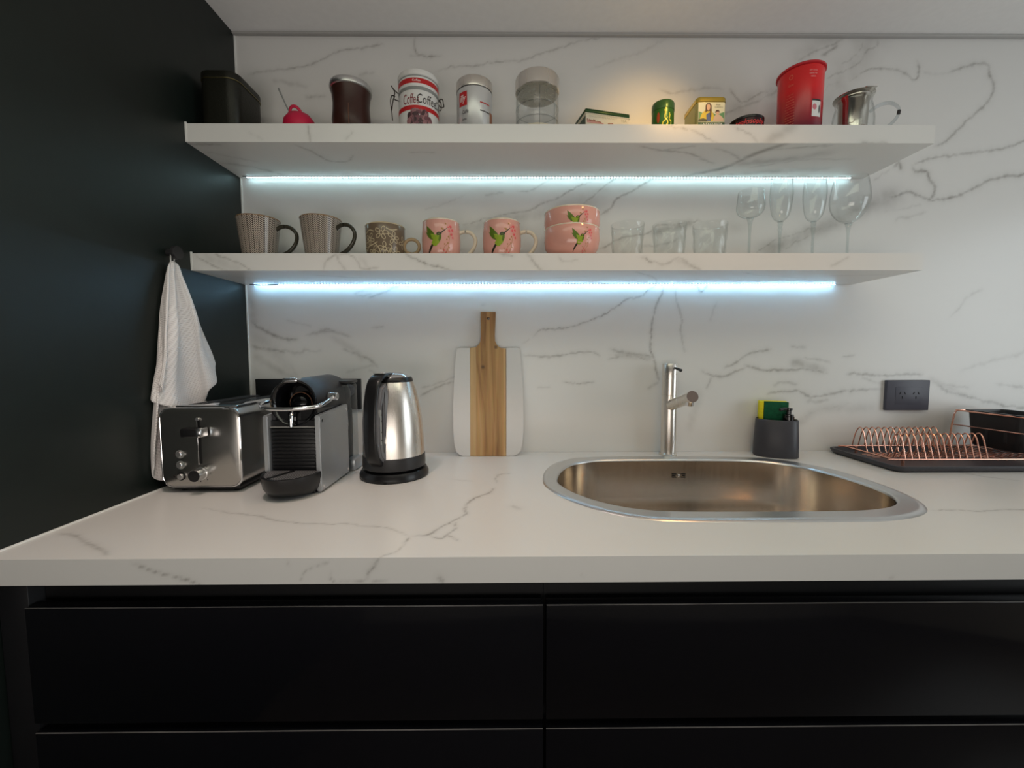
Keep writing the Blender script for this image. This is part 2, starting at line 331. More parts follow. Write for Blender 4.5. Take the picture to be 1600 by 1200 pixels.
V_TOP = [(5.4,0.5,[(-725,-543),(-682,-555),(-655,-571),(-614,-593),(-570,-619)]),(3.8,0.45,[(-582,-432),(-518,-456),(-451,-472),(-418,-489),(-352,-509),(-265,-513),(-251,-521),(-207,-527),(-181,-542),(-156,-562)]),(3.1,0.6,[(-156,-562),(-158,-588),(-163,-613),(-178,-624),(-183,-637)]),(4.5,0.7,[(-156,-562),(-127,-555),(-112,-526),(-94,-499),(-77,-471),(-83,-446),(-75,-402),(-58,-376),(-40,-357),(-32,-328)]),(3.4,0.55,[(-93,-505),(-88,-531),(-94,-548),(-102,-562)]),(3.5,0.5,[(-124,-562),(-105,-571),(-97,-558),(-79,-578)]),(4.6,0.4,[(-27,-293),(-26,-229),(7,-219)]),(9.3,0.3,[(6,-431),(20,-450)]),(4.4,0.5,[(766,-467),(822,-465),(849,-471),(906,-463),(937,-466),(991,-470)]),(6.1,0.4,[(1055,-208),(1083,-225),(1103,-262),(1149,-297)]),(6.8,0.15,[(-140,-258),(-80,-278)])]
V_FRONT = [(3.1,0.6,[(-529,-6),(-508,-15),(-481,-23),(-455,-30),(-436,-38)]),(2.7,0.4,[(-294,-35),(-289,-21),(-275,-13),(-255,-7)]),(2.6,0.4,[(-251,-20),(-249,-33),(-204,-35),(-172,-33)]),(3.7,0.7,[(-201,-35),(-199,-22),(-190,-13),(-185,-3)]),(5.1,0.5,[(-101,-28),(-94,-36)]),(3.9,0.25,[(541,-36),(548,-33)]),(2.7,0.2,[(-312,-5),(-309,-11)]),(2.0,0.15,[(101,-25),(106,-32)])]
V_UPF = [(4.5,0.5,[(-461,817),(-458,791),(-456,770)]),(5.4,0.3,[(-375,779),(-359,796)]),(4.6,0.5,[(365,813),(425,803),(455,789),(493,770)]),(4.8,0.4,[(521,810),(559,796),(585,770)]),(19.8,0.2,[(590,765),(626,793),(663,813)]),(6.5,0.45,[(822,775),(882,774)]),(4.9,0.2,[(-601,798),(-566,780)])]
V_UPB = [(6.4,0.5,[(-498,-186),(-471,-149),(-457,-110),(-429,-99),(-402,-106),(-381,-134)]),(12.3,0.45,[(-751,-185),(-673,-186)]),(13.0,0.35,[(-740,-95),(-660,-66),(-610,-19)]),(9.5,0.2,[(-734,-149),(-638,-102)]),(6.9,0.55,[(311,-183),(364,-162),(430,-153),(482,-123),(530,-92)]),(5.6,0.4,[(370,-165),(441,-181)]),(7.1,0.45,[(491,-172),(539,-153),(588,-113)]),(15.4,0.5,[(472,-10),(555,-58),(586,-96),(605,-147),(647,-191)]),(28.5,0.3,[(590,-88),(690,-114),(778,-147)]),(13.1,0.3,[(634,-70),(755,-114),(866,-118)]),(9.2,0.35,[(625,-166),(762,-188)]),(20.0,0.22,[(543,-10),(699,-47),(843,-63)]),(6.8,0.3,[(-239,-150),(-177,-151)])]
V_LOF = [(4.7,0.5,[(-730,515),(-680,489),(-653,479)]),(4.6,0.5,[(-693,521),(-634,501),(-598,479)]),(26.3,0.16,[(-715,515),(-635,486)]),(5.1,0.35,[(-434,480),(-426,503),(-403,518),(-396,501),(-379,480)]),(5.0,0.4,[(-403,515),(-373,520),(-351,500),(-344,486),(-304,489)]),(13.2,0.15,[(-351,515),(-329,489)]),(4.0,0.65,[(-243,521),(-194,497),(-157,489),(-121,478)]),(6.3,0.4,[(43,521),(61,500),(81,478)]),(6.3,0.35,[(-24,521),(9,515)]),(5.0,0.45,[(310,512),(370,497),(400,512),(431,493),(459,478)]),(11.8,0.25,[(388,509),(439,488)]),(5.9,0.25,[(762,490),(802,512)]),(4.7,0.3,[(117,515),(129,503),(162,506)])]
V_LOB = [(6, .4, [(-500, -150), (-300, -90), (-100, -70), (200, -120)]), (4, .4, [(420, -10), (380, -100), (300, -190)]), (5, .3, [(560, -180), (700, -120), (960, -150)]), (8, .25, [(-700, -120), (-560, -60), (-500, -10)])]
def vein_field(U, V, veins, seed=1):
    """0..1 vein strength at each grid point; U, V are 1-D axes in metres"""
    rnd = random.Random(seed); F = np.zeros((len(V), len(U)), dtype=np.float32)
    for w, s, pts in veins:
        pts = [(a/1000, b/1000) for a, b in pts]; w = max(w/1000*(.62 if w < 14 else 1), .0017); s = s*(1.45 if w > .0105 else .9)
        q = [tuple(p)[:2] for p in smooth_pts([(a, b, 0) for a, b in pts], 3)]
        for lev in range(2 if w < .014 else 1):
            nq = [q[0]]
            for a, b in zip(q[:-1], q[1:]):
                d = math.dist(a, b)
                if d > .006:
                    k = rnd.gauss(0, .085)*d; nx, ny = -(b[1]-a[1])/d, (b[0]-a[0])/d
                    nq.append(((a[0]+b[0])/2+nx*k, (a[1]+b[1])/2+ny*k))
                nq.append(b)
            q = nq
        n = len(q); broad = w > .014
        for i, (a, b) in enumerate(zip(q[:-1], q[1:])):
            e = min(1, min(i, n-1-i)/(n*.12)+.25); ss = s*e*(.75+.5*rnd.random()); ww = w*(.6+.8*rnd.random() if not broad else 1)
            R = 3*ww
            i0, i1 = np.searchsorted(U, [min(a[0], b[0])-R, max(a[0], b[0])+R]); j0, j1 = np.searchsorted(V, [min(a[1], b[1])-R, max(a[1], b[1])+R])
            if i1 <= i0 or j1 <= j0: continue
            X, Y = np.meshgrid(U[i0:i1], V[j0:j1]); dx, dy = b[0]-a[0], b[1]-a[1]; L2 = dx*dx+dy*dy+1e-12
            t = np.clip(((X-a[0])*dx+(Y-a[1])*dy)/L2, 0, 1); D = np.hypot(X-a[0]-t*dx, Y-a[1]-t*dy)
            g = ss*np.exp(-(D/(ww*.62))**2)
            if not broad: g = g+ss*.22*np.exp(-(D/(ww*2.0))**2)
            F[j0:j1, i0:i1] = np.maximum(F[j0:j1, i0:i1], g)
    return np.clip(F, 0, 1)
class Slab:
    def __init__(s): s.v = []; s.f = []; s.a = []; s.n = 0
    def face(s, u0, u1, v0, v1, fn, veins=(), step=.0035, hole=None, seed=1, flip=False):
        nu = max(2, int((u1-u0)/step)+1); nv = max(2, int((v1-v0)/step)+1)
        if not veins and hole is None: nu = nv = 2
        U = np.linspace(u0, u1, nu); V = np.linspace(v0, v1, nv); F = vein_field(U, V, veins, seed) if veins else np.zeros((nv, nu), np.float32)
        X, Y = np.meshgrid(U, V); P = fn(X.ravel(), Y.ravel())
        i = np.arange(nu*nv).reshape(nv, nu)
        Q = np.stack([i[:-1, :-1], i[:-1, 1:], i[1:, 1:], i[1:, :-1]], -1).reshape(-1, 4)
        if flip: Q = Q[:, ::-1]
        if hole is not None:
            cx = (X[:-1, :-1]+X[1:, 1:]).ravel()/2; cy = (Y[:-1, :-1]+Y[1:, 1:]).ravel()/2
            Q = Q[~hole(cx, cy)]
        s.v.append(P); s.f.append(Q+s.n); s.a.append(F.ravel()); s.n += nu*nv
        return s
    def build(s, name, m, parent=None):
        v = np.concatenate(s.v).astype(np.float32); f = np.concatenate(s.f).astype(np.int32); a = np.concatenate(s.a)
        me = bpy.data.meshes.new(name); me.vertices.add(len(v)); me.vertices.foreach_set('co', v.ravel())
        me.loops.add(f.size); me.loops.foreach_set('vertex_index', f.ravel()); me.polygons.add(len(f)); me.polygons.foreach_set('loop_start', np.arange(0, f.size, 4, dtype=np.int32))
        at = me.attributes.new('vein', 'FLOAT', 'POINT'); at.data.foreach_set('value', a.astype(np.float32))
        me.update(calc_edges=True); me.validate()
        return link(name, me, m, parent, sharp=0)
def st(*a): return np.stack(np.broadcast_arrays(*a), -1).astype(float)

XL, XR, YF, YB, ZC, ZF = -.742, 2.6, -3.2, 0.0, 1.153, -.9
# back wall of polished veined slab
s = Slab()
s.face(XL, 1.72, -.01, ZC, lambda u, v: st(u, 0*u, v), V_WALL, .0035)
s.face(1.72, XR, -.01, ZC, lambda u, v: st(u, 0*u, v))
s.face(XL, XR, ZF, -.01, lambda u, v: st(u, 0*u, v))
s.face(XL, XR, ZF, ZC, lambda u, v: st(u, .02+0*u, v), flip=True)
s.face(XL, XR, 0, .02, lambda u, v: st(u, v, ZC+0*u))
s.face(XL, XR, 0, .02, lambda u, v: st(u, v, ZF+0*u))
tag(s.build('wall_back', M['marble_wall']), 'white grey-veined marble slab wall behind the shelves', kind='structure')
def struct(name, bm, m, label=None): return tag(obj(name, bm, m), label, kind='structure')
struct('wall_left', box(B(), XL-.1, XL, YF, .02, ZF, ZC+.1), M['green_wall'], 'dark green painted side wall')
b = box(B(), XL, XR, YF, .02, ZC, ZC+.1); struct('ceiling', b, M['ceiling'], 'pale grey ceiling')
struct('floor', box(B(), XL-.1, XR+.1, YF-.1, .02, ZF-.1, ZF), M['floor'])
struct('wall_front', box(B(), XL, XR, YF-.1, YF, ZF, ZC), M['beige'])
b = B(); wy0, wy1, wz0, wz1 = -1.85, -.65, -.3, 1.0
box(b, XR, XR+.1, YF, wy0, ZF, ZC); box(b, XR, XR+.1, wy1, .02, ZF, ZC); box(b, XR, XR+.1, wy0, wy1, ZF, wz0); box(b, XR, XR+.1, wy0, wy1, wz1, ZC)
struct('wall_right', b, M['beige'])
b = B()
for a in ((wy0, wy0+.04, wz0, wz1), (wy1-.04, wy1, wz0, wz1), (wy0, wy1, wz0, wz0+.04), (wy0, wy1, wz1-.04, wz1)): box(b, XR-.005, XR+.06, a[0], a[1], a[2], a[3], .003)
struct('window_1', b, M['white_trim'])
struct('trim_1', box(B(), XL, XL+.003, -.003, 0, 0, ZC), M['white_trim'], 'thin white corner bead between green and marble walls')
struct('trim_2', box(B(), XL, XL+.0022, -.63, -.003, 0, .0022), M['white_trim'], 'thin white sealant line along the worktop')
struct('trim_3', box(B(), XL, XR, -.012, 0, ZC-.006, ZC, .002), mat('grey_shadow_gap_trim', (.45, .44, .43), .6), 'grey trim strip under the ceiling')

# ------------------------------------------------------------------ sink outline (metres)
OUT = [(.0759, -.281), (.089, -.198), (.122, -.128), (.18, -.078), (.275, -.064), (.47, -.064), (.640, -.075), (.735, -.115), (.790, -.190), (.808, -.29), (.802, -.38), (.776, -.448), (.725, -.490), (.645, -.5125), (.5576, -.516), (.42, -.516), (.298, -.513), (.230, -.500), (.168, -.463), (.115, -.402), (.084, -.338)]
INN = [(.108, -.281), (.125, -.205), (.158, -.145), (.21, -.108), (.29, -.096), (.47, -.096), (.625, -.106), (.705, -.138), (.752, -.200), (.774, -.285), (.774, -.36), (.752, -.415), (.712, -.448), (.645, -.466), (.5576, -.470), (.42, -.470), (.300, -.467), (.238, -.455), (.186, -.425), (.143, -.378), (.118, -.330)]
OUTs = [tuple(p)[:2] for p in smooth_pts([(a, b, 0) for a, b in OUT], 6, True)]; INNs = [tuple(p)[:2] for p in smooth_pts([(a, b, 0) for a, b in INN], 6, True)]
def inside(poly):
    P = np.array(poly)
    def f(x, y):
        r = np.zeros(x.shape, bool)
        for (x0, y0), (x1, y1) in zip(P, np.roll(P, -1, 0)):
            c = ((y0 > y) != (y1 > y)) & (x < (x1-x0)*(y-y0)/(y1-y0+1e-12)+x0); r ^= c
        return r
    return f
MID = [((a[0]+b_[0])/2, (a[1]+b_[1])/2) for a, b_ in zip(OUTs, INNs)]
t = thing('worktop', 'thick white grey-veined marble worktop running along the wall', 'worktop')
s = Slab(); WX1 = 2.55; TH = .038; WF = -.63
s.face(XL+.0005, 1.45, WF, -.0005, lambda u, v: st(u, v, 0*u), V_TOP, .0035, hole=inside(MID))
s.face(1.45, WX1, WF, -.0005, lambda u, v: st(u, v, 0*u))
s.face(XL+.0005, 1.1, -TH, 0, lambda u, v: st(u, WF+0*u, v), V_FRONT, .0035)
s.face(1.1, WX1, -TH, 0, lambda u, v: st(u, WF+0*u, v))
s.face(XL+.0005, WX1, WF, -.0005, lambda u, v: st(u, v, -TH+0*u), hole=inside(MID), step=.02, flip=True)
s.face(WF, -.0005, -TH, 0, lambda u, v: st(WX1+0*u, u, v))
o = s.build('worktop_slab', M['marble'], t)

# ------------------------------------------------------------------ floating shelves
def shelf(x1, yf, z0, z1, vf, vb, label, seed):
    t = thing('floating_shelf', label, 'shelf')
    s = Slab(); x0 = XL+.0005
    s.face(x0, x1, z0, z1, lambda u, v: st(u, yf+0*u, v), vf, .003, seed=seed)
    s.face(x0, x1, yf, -.0005, lambda u, v: st(u, v, z0+0*u), vb, .0035, flip=True, seed=seed)
    s.face(x0, x1, yf, -.0005, lambda u, v: st(u, v, z1+0*u))
    s.face(yf, -.0005, z0, z1, lambda u, v: st(x1+0*u, u, v)); s.face(yf, -.0005, z0, z1, lambda u, v: st(x0+0*u, u, v), flip=True)
    s.build('shelf_slab', M['marble'], t)
    e = box(B(), x0-.0002, x0+.004, yf-.0006, yf+.0015, z0, z1+.0035); obj('edge_bead', e, M['white_trim'], t)
    return t
ZU0, ZU1, DU, XU = .774, .8150, -.198, .9945
ZL0, ZL1, DL, XLo = .482, .5215, -.203, .982
shelf(XU, DU, ZU0, ZU1, V_UPF, V_UPB, 'upper thick marble shelf holding the canisters and tins', 3)
shelf(XLo, DL, ZL0, ZL1, V_LOF, V_LOB, 'lower thick marble shelf holding the mugs and glasses', 4)
def led_strip(z, x0, x1, m, label, y=-.010):
    t = thing('led_strip', label, 'led strip', (0, 0, z))
    obj('tape', box(B(), x0, x1, y-.004, y+.004, -.0012, -.0001), M['led_tape'], t)
    b = B(); n = int((x1-x0)/.0085)
    for i in range(n):
        x = x0+.006+i*.0085
        box(b, x-.0017, x+.0017, y-.0015, y+.0015, -.0024, -.0012)
    tag(obj('led_chips', b, m, t, sharp=0), 'glowing bluish-white led dots', kind='stuff')
    w = tube(B(), smooth_pts([(x0-.005, y-.006, -.001), (x0+.03, y-.010, -.004), (x0+.075, y-.006, -.002)], 6), .0011, 6); obj('wire', w, M['black'], t)
led_strip(ZU0, -.722, .955, M['led_up'], 'lit cool-white led strip under the upper shelf')
led_strip(ZL0, -.716, .925, M['led_lo'], 'lit bluish led strip under the lower shelf')

# ------------------------------------------------------------------ black drawer units under the worktop
M['edge'] = mat('painted_edge_highlight', (.16, .15, .15), .3, var=.9, scale=14)  # light catching the drawer edges, painted as grey and mottled like chipped edging
def cabinet(x0, x1, label):
    t = thing('base_cabinet', label, 'cabinet', (x0, -.59, ZF), 0, 'black handleless drawer units under the worktop')
    w = x1-x0; top = -TH-ZF
    for nm, a in (('side_panel', (0, .016, 0, .57, .1, top-.001)), ('side_panel', (w-.016, w, 0, .57, .1, top-.001)), ('bottom_panel', (.016, w-.016, 0, .57, .1, .116)), ('back_panel', (.016, w-.016, .562, .57, .116, top-.001)), ('front_rail', (.016, w-.016, 0, .012, .30, top-.001))):
        obj(nm, box(B(), *a), M['black_matt'], t)
    obj('plinth', box(B(), 0, w, .05, .07, 0, .1), M['black_matt'], t)
    for za, zb in ((-.2535, -.0775), (-.56, -.2685), (-.79, -.575)):
        d = box(B(), .0015, w-.0015, -.03, -.011, za-ZF, zb-ZF, .0012, 2); obj('drawer_front', d, M['black_gloss'], t)
        obj('edge_highlight', box(B(), .0020, w-.0020, -.0302, -.0286, zb-ZF-.0004, zb-ZF+.0002), M['edge'], t)  # added lip that carries the painted highlight
        d = box(B(), .004, w-.004, -.011, -.0002, za-ZF+.005, zb-ZF-.03); obj('drawer_back', d, M['black_matt'], t)
cabinet(XL+.045, .051, 'black gloss drawer unit left of the vertical seam, below the kettle')
cabinet(.052, .852, 'black gloss drawer unit right of the vertical seam, below the sink')
cabinet(.853, 1.65, 'black gloss drawer unit at far right edge below the dish rack')
t = tag(obj('filler_panel', box(B(), XL+.0005, XL+.044, -.612, -.05, ZF, -TH-.001, .001), mat('black_filler', (.010, .010, .012), .4)), 'narrow dark filler panel between green wall and drawer unit', 'panel')

# ------------------------------------------------------------------ sink
t = thing('sink', 'inset oval stainless steel sink bowl with flat rim', 'sink')
def off(poly, k, z):  # k: 0 outer edge .. 1 inner edge of the rim
    return [(a[0]+(c[0]-a[0])*k, a[1]+(c[1]-a[1])*k, z) for a, c in zip(OUTs, INNs)]
cx, cy = .44, -.285
def shr(d, z):
    out = []
    n = len(INNs)
    for i, p in enumerate(INNs):
        a, c = INNs[i-1], INNs[(i+1) % n]; tx, ty = c[0]-a[0], c[1]-a[1]; L = math.hypot(tx, ty); nx, ny = -ty/L, tx/L
        if (cx-p[0])*nx+(cy-p[1])*ny < 0: nx, ny = -nx, -ny
        out.append((p[0]+nx*d, p[1]+ny*d, z))
    return out
b = B(); loft(b, [off(OUTs, 0, .0002), off(OUTs, .05, .0022), off(OUTs, .2, .0036), off(OUTs, .33, .0034), off(OUTs, .42, .0024), off(OUTs, .9, .0022), shr(0, .0012), shr(.0012, -.003)], cap0=False, cap1=False)
obj('rim', b, M['steel_rim'], t, sharp=60)
b = B(); loft(b, [shr(.0012, -.003), shr(.002, -.03), shr(.003, -.10), shr(.008, -.145), shr(.02, -.165), shr(.045, -.175), shr(.09, -.178)], cap0=False, cap1=True)
obj('bowl', b, M['steel_sink'], t, sharp=60)
# overflow: slots in three rows with a centre screw, on the bowl's rear wall
yo = -.0992; b = B()
for zz in (-.038, -.0425, -.047):
    for sgn in (-1, 1):
        xc = .458+sgn*(.0125 if zz != -.0425 else .0135); w_ = .0062 if zz != -.0425 else .0048
        o = obj('overflow_slot', box(B(), xc-w_, xc+w_, yo-.0012, yo, zz-.0011, zz+.0011, .0005), M['hole'], t)
obj('overflow_screw', lathe(B(), [(.0001, 0), (.0035, 0), (.0035, .001), (.002, .0022), (0, .0022)], 16), M['chrome'], t).matrix_local = Matrix.Translation((.458, yo, -.0425)) @ Matrix.Rotation(rad(90), 4, 'X')
b = lathe(B(), [(.0, -.1775), (.04, -.1775), (.042, -.1772), (.042, -.176), (.03, -.1755), (0, -.177)], 32, cx=.44, cy=-.285); obj('drain', b, M['chrome'], t)

# ------------------------------------------------------------------ tap
t = thing('tap', 'brushed steel single-lever tap rising behind the sink', 'tap', (.452, -.036, 0))
obj('base_ring', lathe(B(), [(0, 0), (.0245, 0), (.0245, .004), (.0225, .006), (0, .006)], 40), M['steel'], t)
obj('column', lathe(B(), [(.0205, .006), (.0205, .1695), (.0198, .1702), (.0198, .1712), (.0205, .172), (.0205, .2285), (.0198, .2292), (.0198, .2300), (.0205, .2308), (.0205, .257), (.0195, .2585), (0, .2585)], 48), M['steel'], t)
b = tube(B(), [(0, -.005, .140), (0.001, -.03, .1475), (.003, -.14, .1795)], .0145, 32); obj('spout', b, M['steel'], t)
b = ecyl(B(), (.003, -.127, .168), (.003, -.124, .156), .0095, n=24); obj('aerator', b, M['chrome'], t)
b = ecyl(B(), (.003, -.1399, .1795), (.003, -.1415, .180), .0143, n=32); obj('end_cap', b, mat('brown_steel_cap', (.24, .19, .17), .35, .8), t)
b = tube(B(), [(.004, -.015, .2475), (.009, -.030, .2445), (.0135, -.043, .2405)], [.003, .0034, .0044], 12); obj('lever_pin', b, M['black'], t)

# ------------------------------------------------------------------ kettle
M['grip'] = mat('mid_grey_grip', (.13, .13, .14), .32)
def kettle():
    t = thing('electric_kettle', 'brushed steel electric kettle with black handle on a black base ring', 'kettle', (-.272, -.222, 0))
    b = lathe(B(), [(0, .0), (.0765, .0), (.079, .002), (.079, .010), (.074, .019), (.060, .020), (0, .020)], 64)
    obj('power_base', b, M['black'], t)
    obj('base_notch', box(B(), -.004, .004, -.0795, -.074, .0005, .006, .001), M['hole'], t)
    obj('lower_band', lathe(B(), [(0, .022), (.067, .022), (.0715, .025), (.072, .030), (.0715, .052), (.0705, .053), (0, .053)], 64), M['black_satin'], t)
    pr = smooth_pts([(.0705, .0532, 0), (.0695, .085, 0), (.0665, .125, 0), (.0615, .165, 0), (.054, .200, 0), (.0465, .222, 0)], 6)
    obj('steel_body', lathe(B(), [(p.x, p.y) for p in pr]+[(.045, .2225)], 96), M['steel'], t)
    obj('lid_ring', lathe(B(), [(.0465, .2222), (.046, .228), (.043, .2325), (.036, .2335), (.036, .2285)], 64), M['black'], t)
    obj('lid', lathe(B(), [(.0395, .2325), (.037, .237), (.028, .2415), (.014, .2440), (0, .2445)], 64), M['chrome'], t)
    # handle in the plane through the axis, turned towards the front left
    h = bpy.data.objects.new('handle', None)
    th = math.atan2(-.954, -.30)
    rot = Matrix.Rotation(th, 4, 'Z')
    out = smooth_pts([(.018, 0, .2435), (.05, 0, .2425), (.076, 0, .226), (.088, 0, .190), (.0935, 0, .140), (.0935, 0, .095), (.088, 0, .058), (.070, 0, .036)], 7)
    n = len(out)
    b = B(); rings = []
    for i, p in enumerate(out):
        tg = (out[min(i+1, n-1)]-out[max(i-1, 0)]).normalized(); nn = Vector((-tg.z, 0, tg.x)); 
        if nn.x > 0: nn = -nn
        if i < n*.25: nn = Vector((0, 0, -1)) if abs(nn.z) > .7 else nn
        thk = .011 if i > 6 else .010; wd = .0165 if i > 8 else .0165
        q = rrect(2*wd, thk, .0055, 3)
        rings.append([(p+nn*(thk/2+v)+Vector((0, u, 0))) for u, v in q])
    loft(b, rings); b.transform(rot); ho = obj('handle', b, M['black'], t, sharp=60)
    # grey inner grip face facing the side
    grip = [(p+Vector((-.0015, 0, 0))) for p in out[10:]]
    for sd in (-1,):
        b = B(); prism(b, [(.056, .222), (.076, .212), (.084, .182), (.0905, .140), (.0905, .095), (.084, .062), (.066, .044), (.050, .056), (.050, .205)], [[(.0690, .186), (.0735, .174), (.0765, .140), (.0760, .098), (.0725, .082), (.0690, .092)]], -.0222, .0222)
        bmesh.ops.bevel(b, geom=[e for e in b.edges if len(e.link_faces) == 2 and e.calc_face_angle(0) > 1], offset=.004, segments=3, affect='EDGES')
        b.transform(rot); obj('inner_grip', b, M['grip'], ho)
    b = box(B(), .0790, .0850, -.0228, .0228, .090, .166, .0015); b.transform(rot); obj('water_gauge', b, M['grey'], ho)
    for z in (.10, .117, .142, .155):
        b = box(B(), .0800, .0825, .0226, .0232, z-.0012, z+.0012); b.transform(rot); obj('gauge_mark', b, M['ink'], ho)
    b = box(B(), .026, .056, -.013, .013, .2424, .2446, .0008); b.transform(rot); obj('lid_button', b, M['grey'], ho)
    for k in range(2):
        b = box(B(), .046, .049, -.010+.011*k, -.001+.011*k, .2444, .2450); b.transform(rot); obj('button_mark', b, M['white'], ho)
    bpy.data.objects.remove(h)
kettle()

# ------------------------------------------------------------------ capsule coffee machine
def coffee_machine():
    t = thing('coffee_machine', 'black capsule coffee machine with grey side panels and chrome lever', 'coffee machine', (-.443, -.356, 0))
    X = .0475
    b = B(); loft(b, [[(x, y, z) for x, z in ((-X, .006), (X, .006), (X, .150), (-X, .150))] for y in (.012, .205)]); obj('body', b, M['black'], t)
    for sd in (-1, 1):
        x0, x1 = (X, X+.0105) if sd > 0 else (-X-.0105, -X)
        b = B(); o_ = [(.0, .003), (.149, .003), (.150, .168), (.0, .1615)]
        vs = [[b.verts.new((x, y, z)) for y, z in o_] for x in (x0, x1)]
        b.faces.new(vs[0]); b.faces.new(vs[1])
        for i in range(4): b.faces.new((vs[0][i], vs[0][(i+1) % 4], vs[1][(i+1) % 4], vs[1][i]))
        bmesh.ops.recalc_face_normals(b, faces=b.faces)
        bmesh.ops.bevel(b, geom=b.edges[:], offset=.0022, segments=2, affect='EDGES')
        p = obj('side_panel', b, M['steel_dark'], t)
        for y, z in ((.010, .150), (.010, .013), (.140, .156), (.140, .013)):
            xx = x1 if sd > 0 else x0
            b = ecyl(B(), (xx-.0005*sd, y, z), (xx+.0008*sd, y, z), .0032, n=16); obj('screw', b, M['chrome'], p)
    # ribbed front
    f = obj('front_panel', box(B(), -X+.0005, X-.0005, .010, .014, .046, .136, .001), M['black_satin'], t)
    for i in range(11):
        z = .052+i*.0078; obj('rib', box(B(), -X+.003, X-.003, .0055, .0105, z, z+.0042, .0014, 2), M['black'], f)
    obj('rib_frame', box(B(), -X+.001, X-.001, .004, .012, .136, .1378, .0006), M['chrome' if False else 'grey'], f)
    # head: horizontal drum
    zc = .186; R = .0485
    b = B(); ring = lambda r, y: [(r*cos(2*pi*k/64), y, zc+r*sin(2*pi*k/64)) for k in range(64)]
    loft(b, [ring(R-.016, .055), ring(R-.012, .022), ring(R-.005, .0125), ring(R-.0015, .0105), ring(R, .013), ring(R+.0015, .10), ring(R+.0025, .18), ring(R-.002, .202), ring(R-.02, .206)], cap0=True, cap1=True)
    hd = obj('brew_head', b, M['black_satin'], t, sharp=50)
    hd.data.materials.append(M['piano'])
    for p in hd.data.polygons:
        if p.center.y < .014 or (p.center.y < .056 and math.hypot(p.center.x, p.center.z-zc) < R-.004): p.material_index = 1
    b = B(); box(b, -X+.0005, X-.0005, .016, .2, .136, .175); obj('neck', b, M['piano'], t)
    b = lathe(B(), [(0, 0), (.022, 0), (.024, .004), (.021, .012), (.012, .018), (0, .020)], 32); b.transform(Matrix.Translation((0, .052, zc-.004)) @ Matrix.Rotation(rad(90), 4, 'X')); obj('capsule_holder', b, M['piano'], hd)
    b = lathe(B(), [(.0205, 0), (.024, 0), (.024, .002), (.0205, .002)], 32, closed=False); b.transform(Matrix.Translation((0, .046, zc-.004)) @ Matrix.Rotation(rad(90), 4, 'X')); obj('capsule_ring', b, mat('bronze_ring', (.30, .16, .10), .2, 1), hd)
    b = box(B(), -.020, .010, .010, .030, zc+R-.006, zc+R+.003, .002); obj('lid_tab', b, M['chrome'], hd)
    b = tube(B(), smooth_pts([(-.001, .010, .166), (-.001, .004, .160), (-.001, .003, .148), (-.001, .003, .1385)], 5), [.0042]*16, 14); obj('spout', b, M['chrome'], t)
    obj('spout_housing', box(B(), -.010, .008, .006, .02, .140, .168, .003), M['piano'], t)
    # chrome lever arc
    pts = smooth_pts([(.0625, .060, .1935), (.064, .030, .188), (.058, .000, .1815), (.035, -.017, .1785), (0, -.023, .1775), (-.035, -.019, .1785), (-.058, -.004, .181), (-.066, .020, .184), (-.0635, .045, .187)], 6)
    b = tube(B(), pts, [.0042]*len(pts), 12, flat=.75); lv = obj('lever', b, M['chrome'], t)
    for sx in (-1, 1):
        b = ecyl(B(), (sx*.052, .064, .1945), (sx*.069, .064, .1945), .0085, n=24); q = obj('lever_pivot', b, M['chrome'], lv)
        b = ecyl(B(), (sx*.0685, .064, .1945), (sx*.0700, .064, .1945), .0045, n=20); obj('pivot_cap', b, M['grey'], lv)
    # drip tray, half-oval, with dotted grid
    def half(a, bb, z, y0=.006):
        return [(a*cos(pi*k/32), y0-bb*sin(pi*k/32), z) for k in range(33)]
    b = B(); loft(b, [half(.040, .030, .002), half(.050, .055, .010), half(.0545, .066, .022), half(.057, .070, .040), half(.057, .070, .046), half(.0545, .0675, .047), half(.053, .066, .0445)])
    obj('drip_tray', b, M['black'], t, sharp=50)
    m, tt, p = nt('perforated_black_grid'); tc = N(tt, 'ShaderNodeTexCoord'); vo = N(tt, 'ShaderNodeTexVoronoi'); vo.inputs['Scale'].default_value = 190; vo.inputs['Randomness'].default_value = 0
    mpg = N(tt, 'ShaderNodeMapping'); mpg.inputs['Scale'].default_value = (1, 1, 0); tt.links.new(tc.outputs['Object'], mpg.inputs[0]); tt.links.new(mpg.outputs[0], vo.inputs['Vector']); cr = N(tt, 'ShaderNodeValToRGB'); cr.color_ramp.elements[0].position = .24; cr.color_ramp.elements[0].color = (.42, .42, .44, 1); cr.color_ramp.elements[1].position = .36; cr.color_ramp.elements[1].color = (.004, .004, .004, 1)
    tt.links.new(vo.outputs['Distance'], cr.inputs[0]); tt.links.new(cr.outputs[0], p.inputs['Base Color']); p.inputs['Roughness'].default_value = .35
    b = B(); loft(b, [half(.051, .064, .0446), half(.051, .064, .0462)]); g = obj('drip_grid', b, m, t)
    b = box(B(), -.004, .004, -.055, .002, .0462, .0475, .0004); b.transform(Matrix.Rotation(rad(-24), 4, 'Z')); obj('grid_bar', b, M['black'], g)
    # water tank at the rear
    obj('water_tank', box(B(), -.036, .060, .1565, .213, .003, .215, .008, 3), M['clear_dark'], t)
    obj('tank_lid', box(B(), -.037, .0605, .155, .214, .2155, .2225, .003), M['black'], t)
    obj('foot_base', box(B(), -.045, .045, .0, .2, 0, .0065, .002), M['black'], t)
    obj('tank_foot', box(B(), .040, .067, .165, .215, 0, .03, .006), M['steel_dark'], t)
coffee_machine()

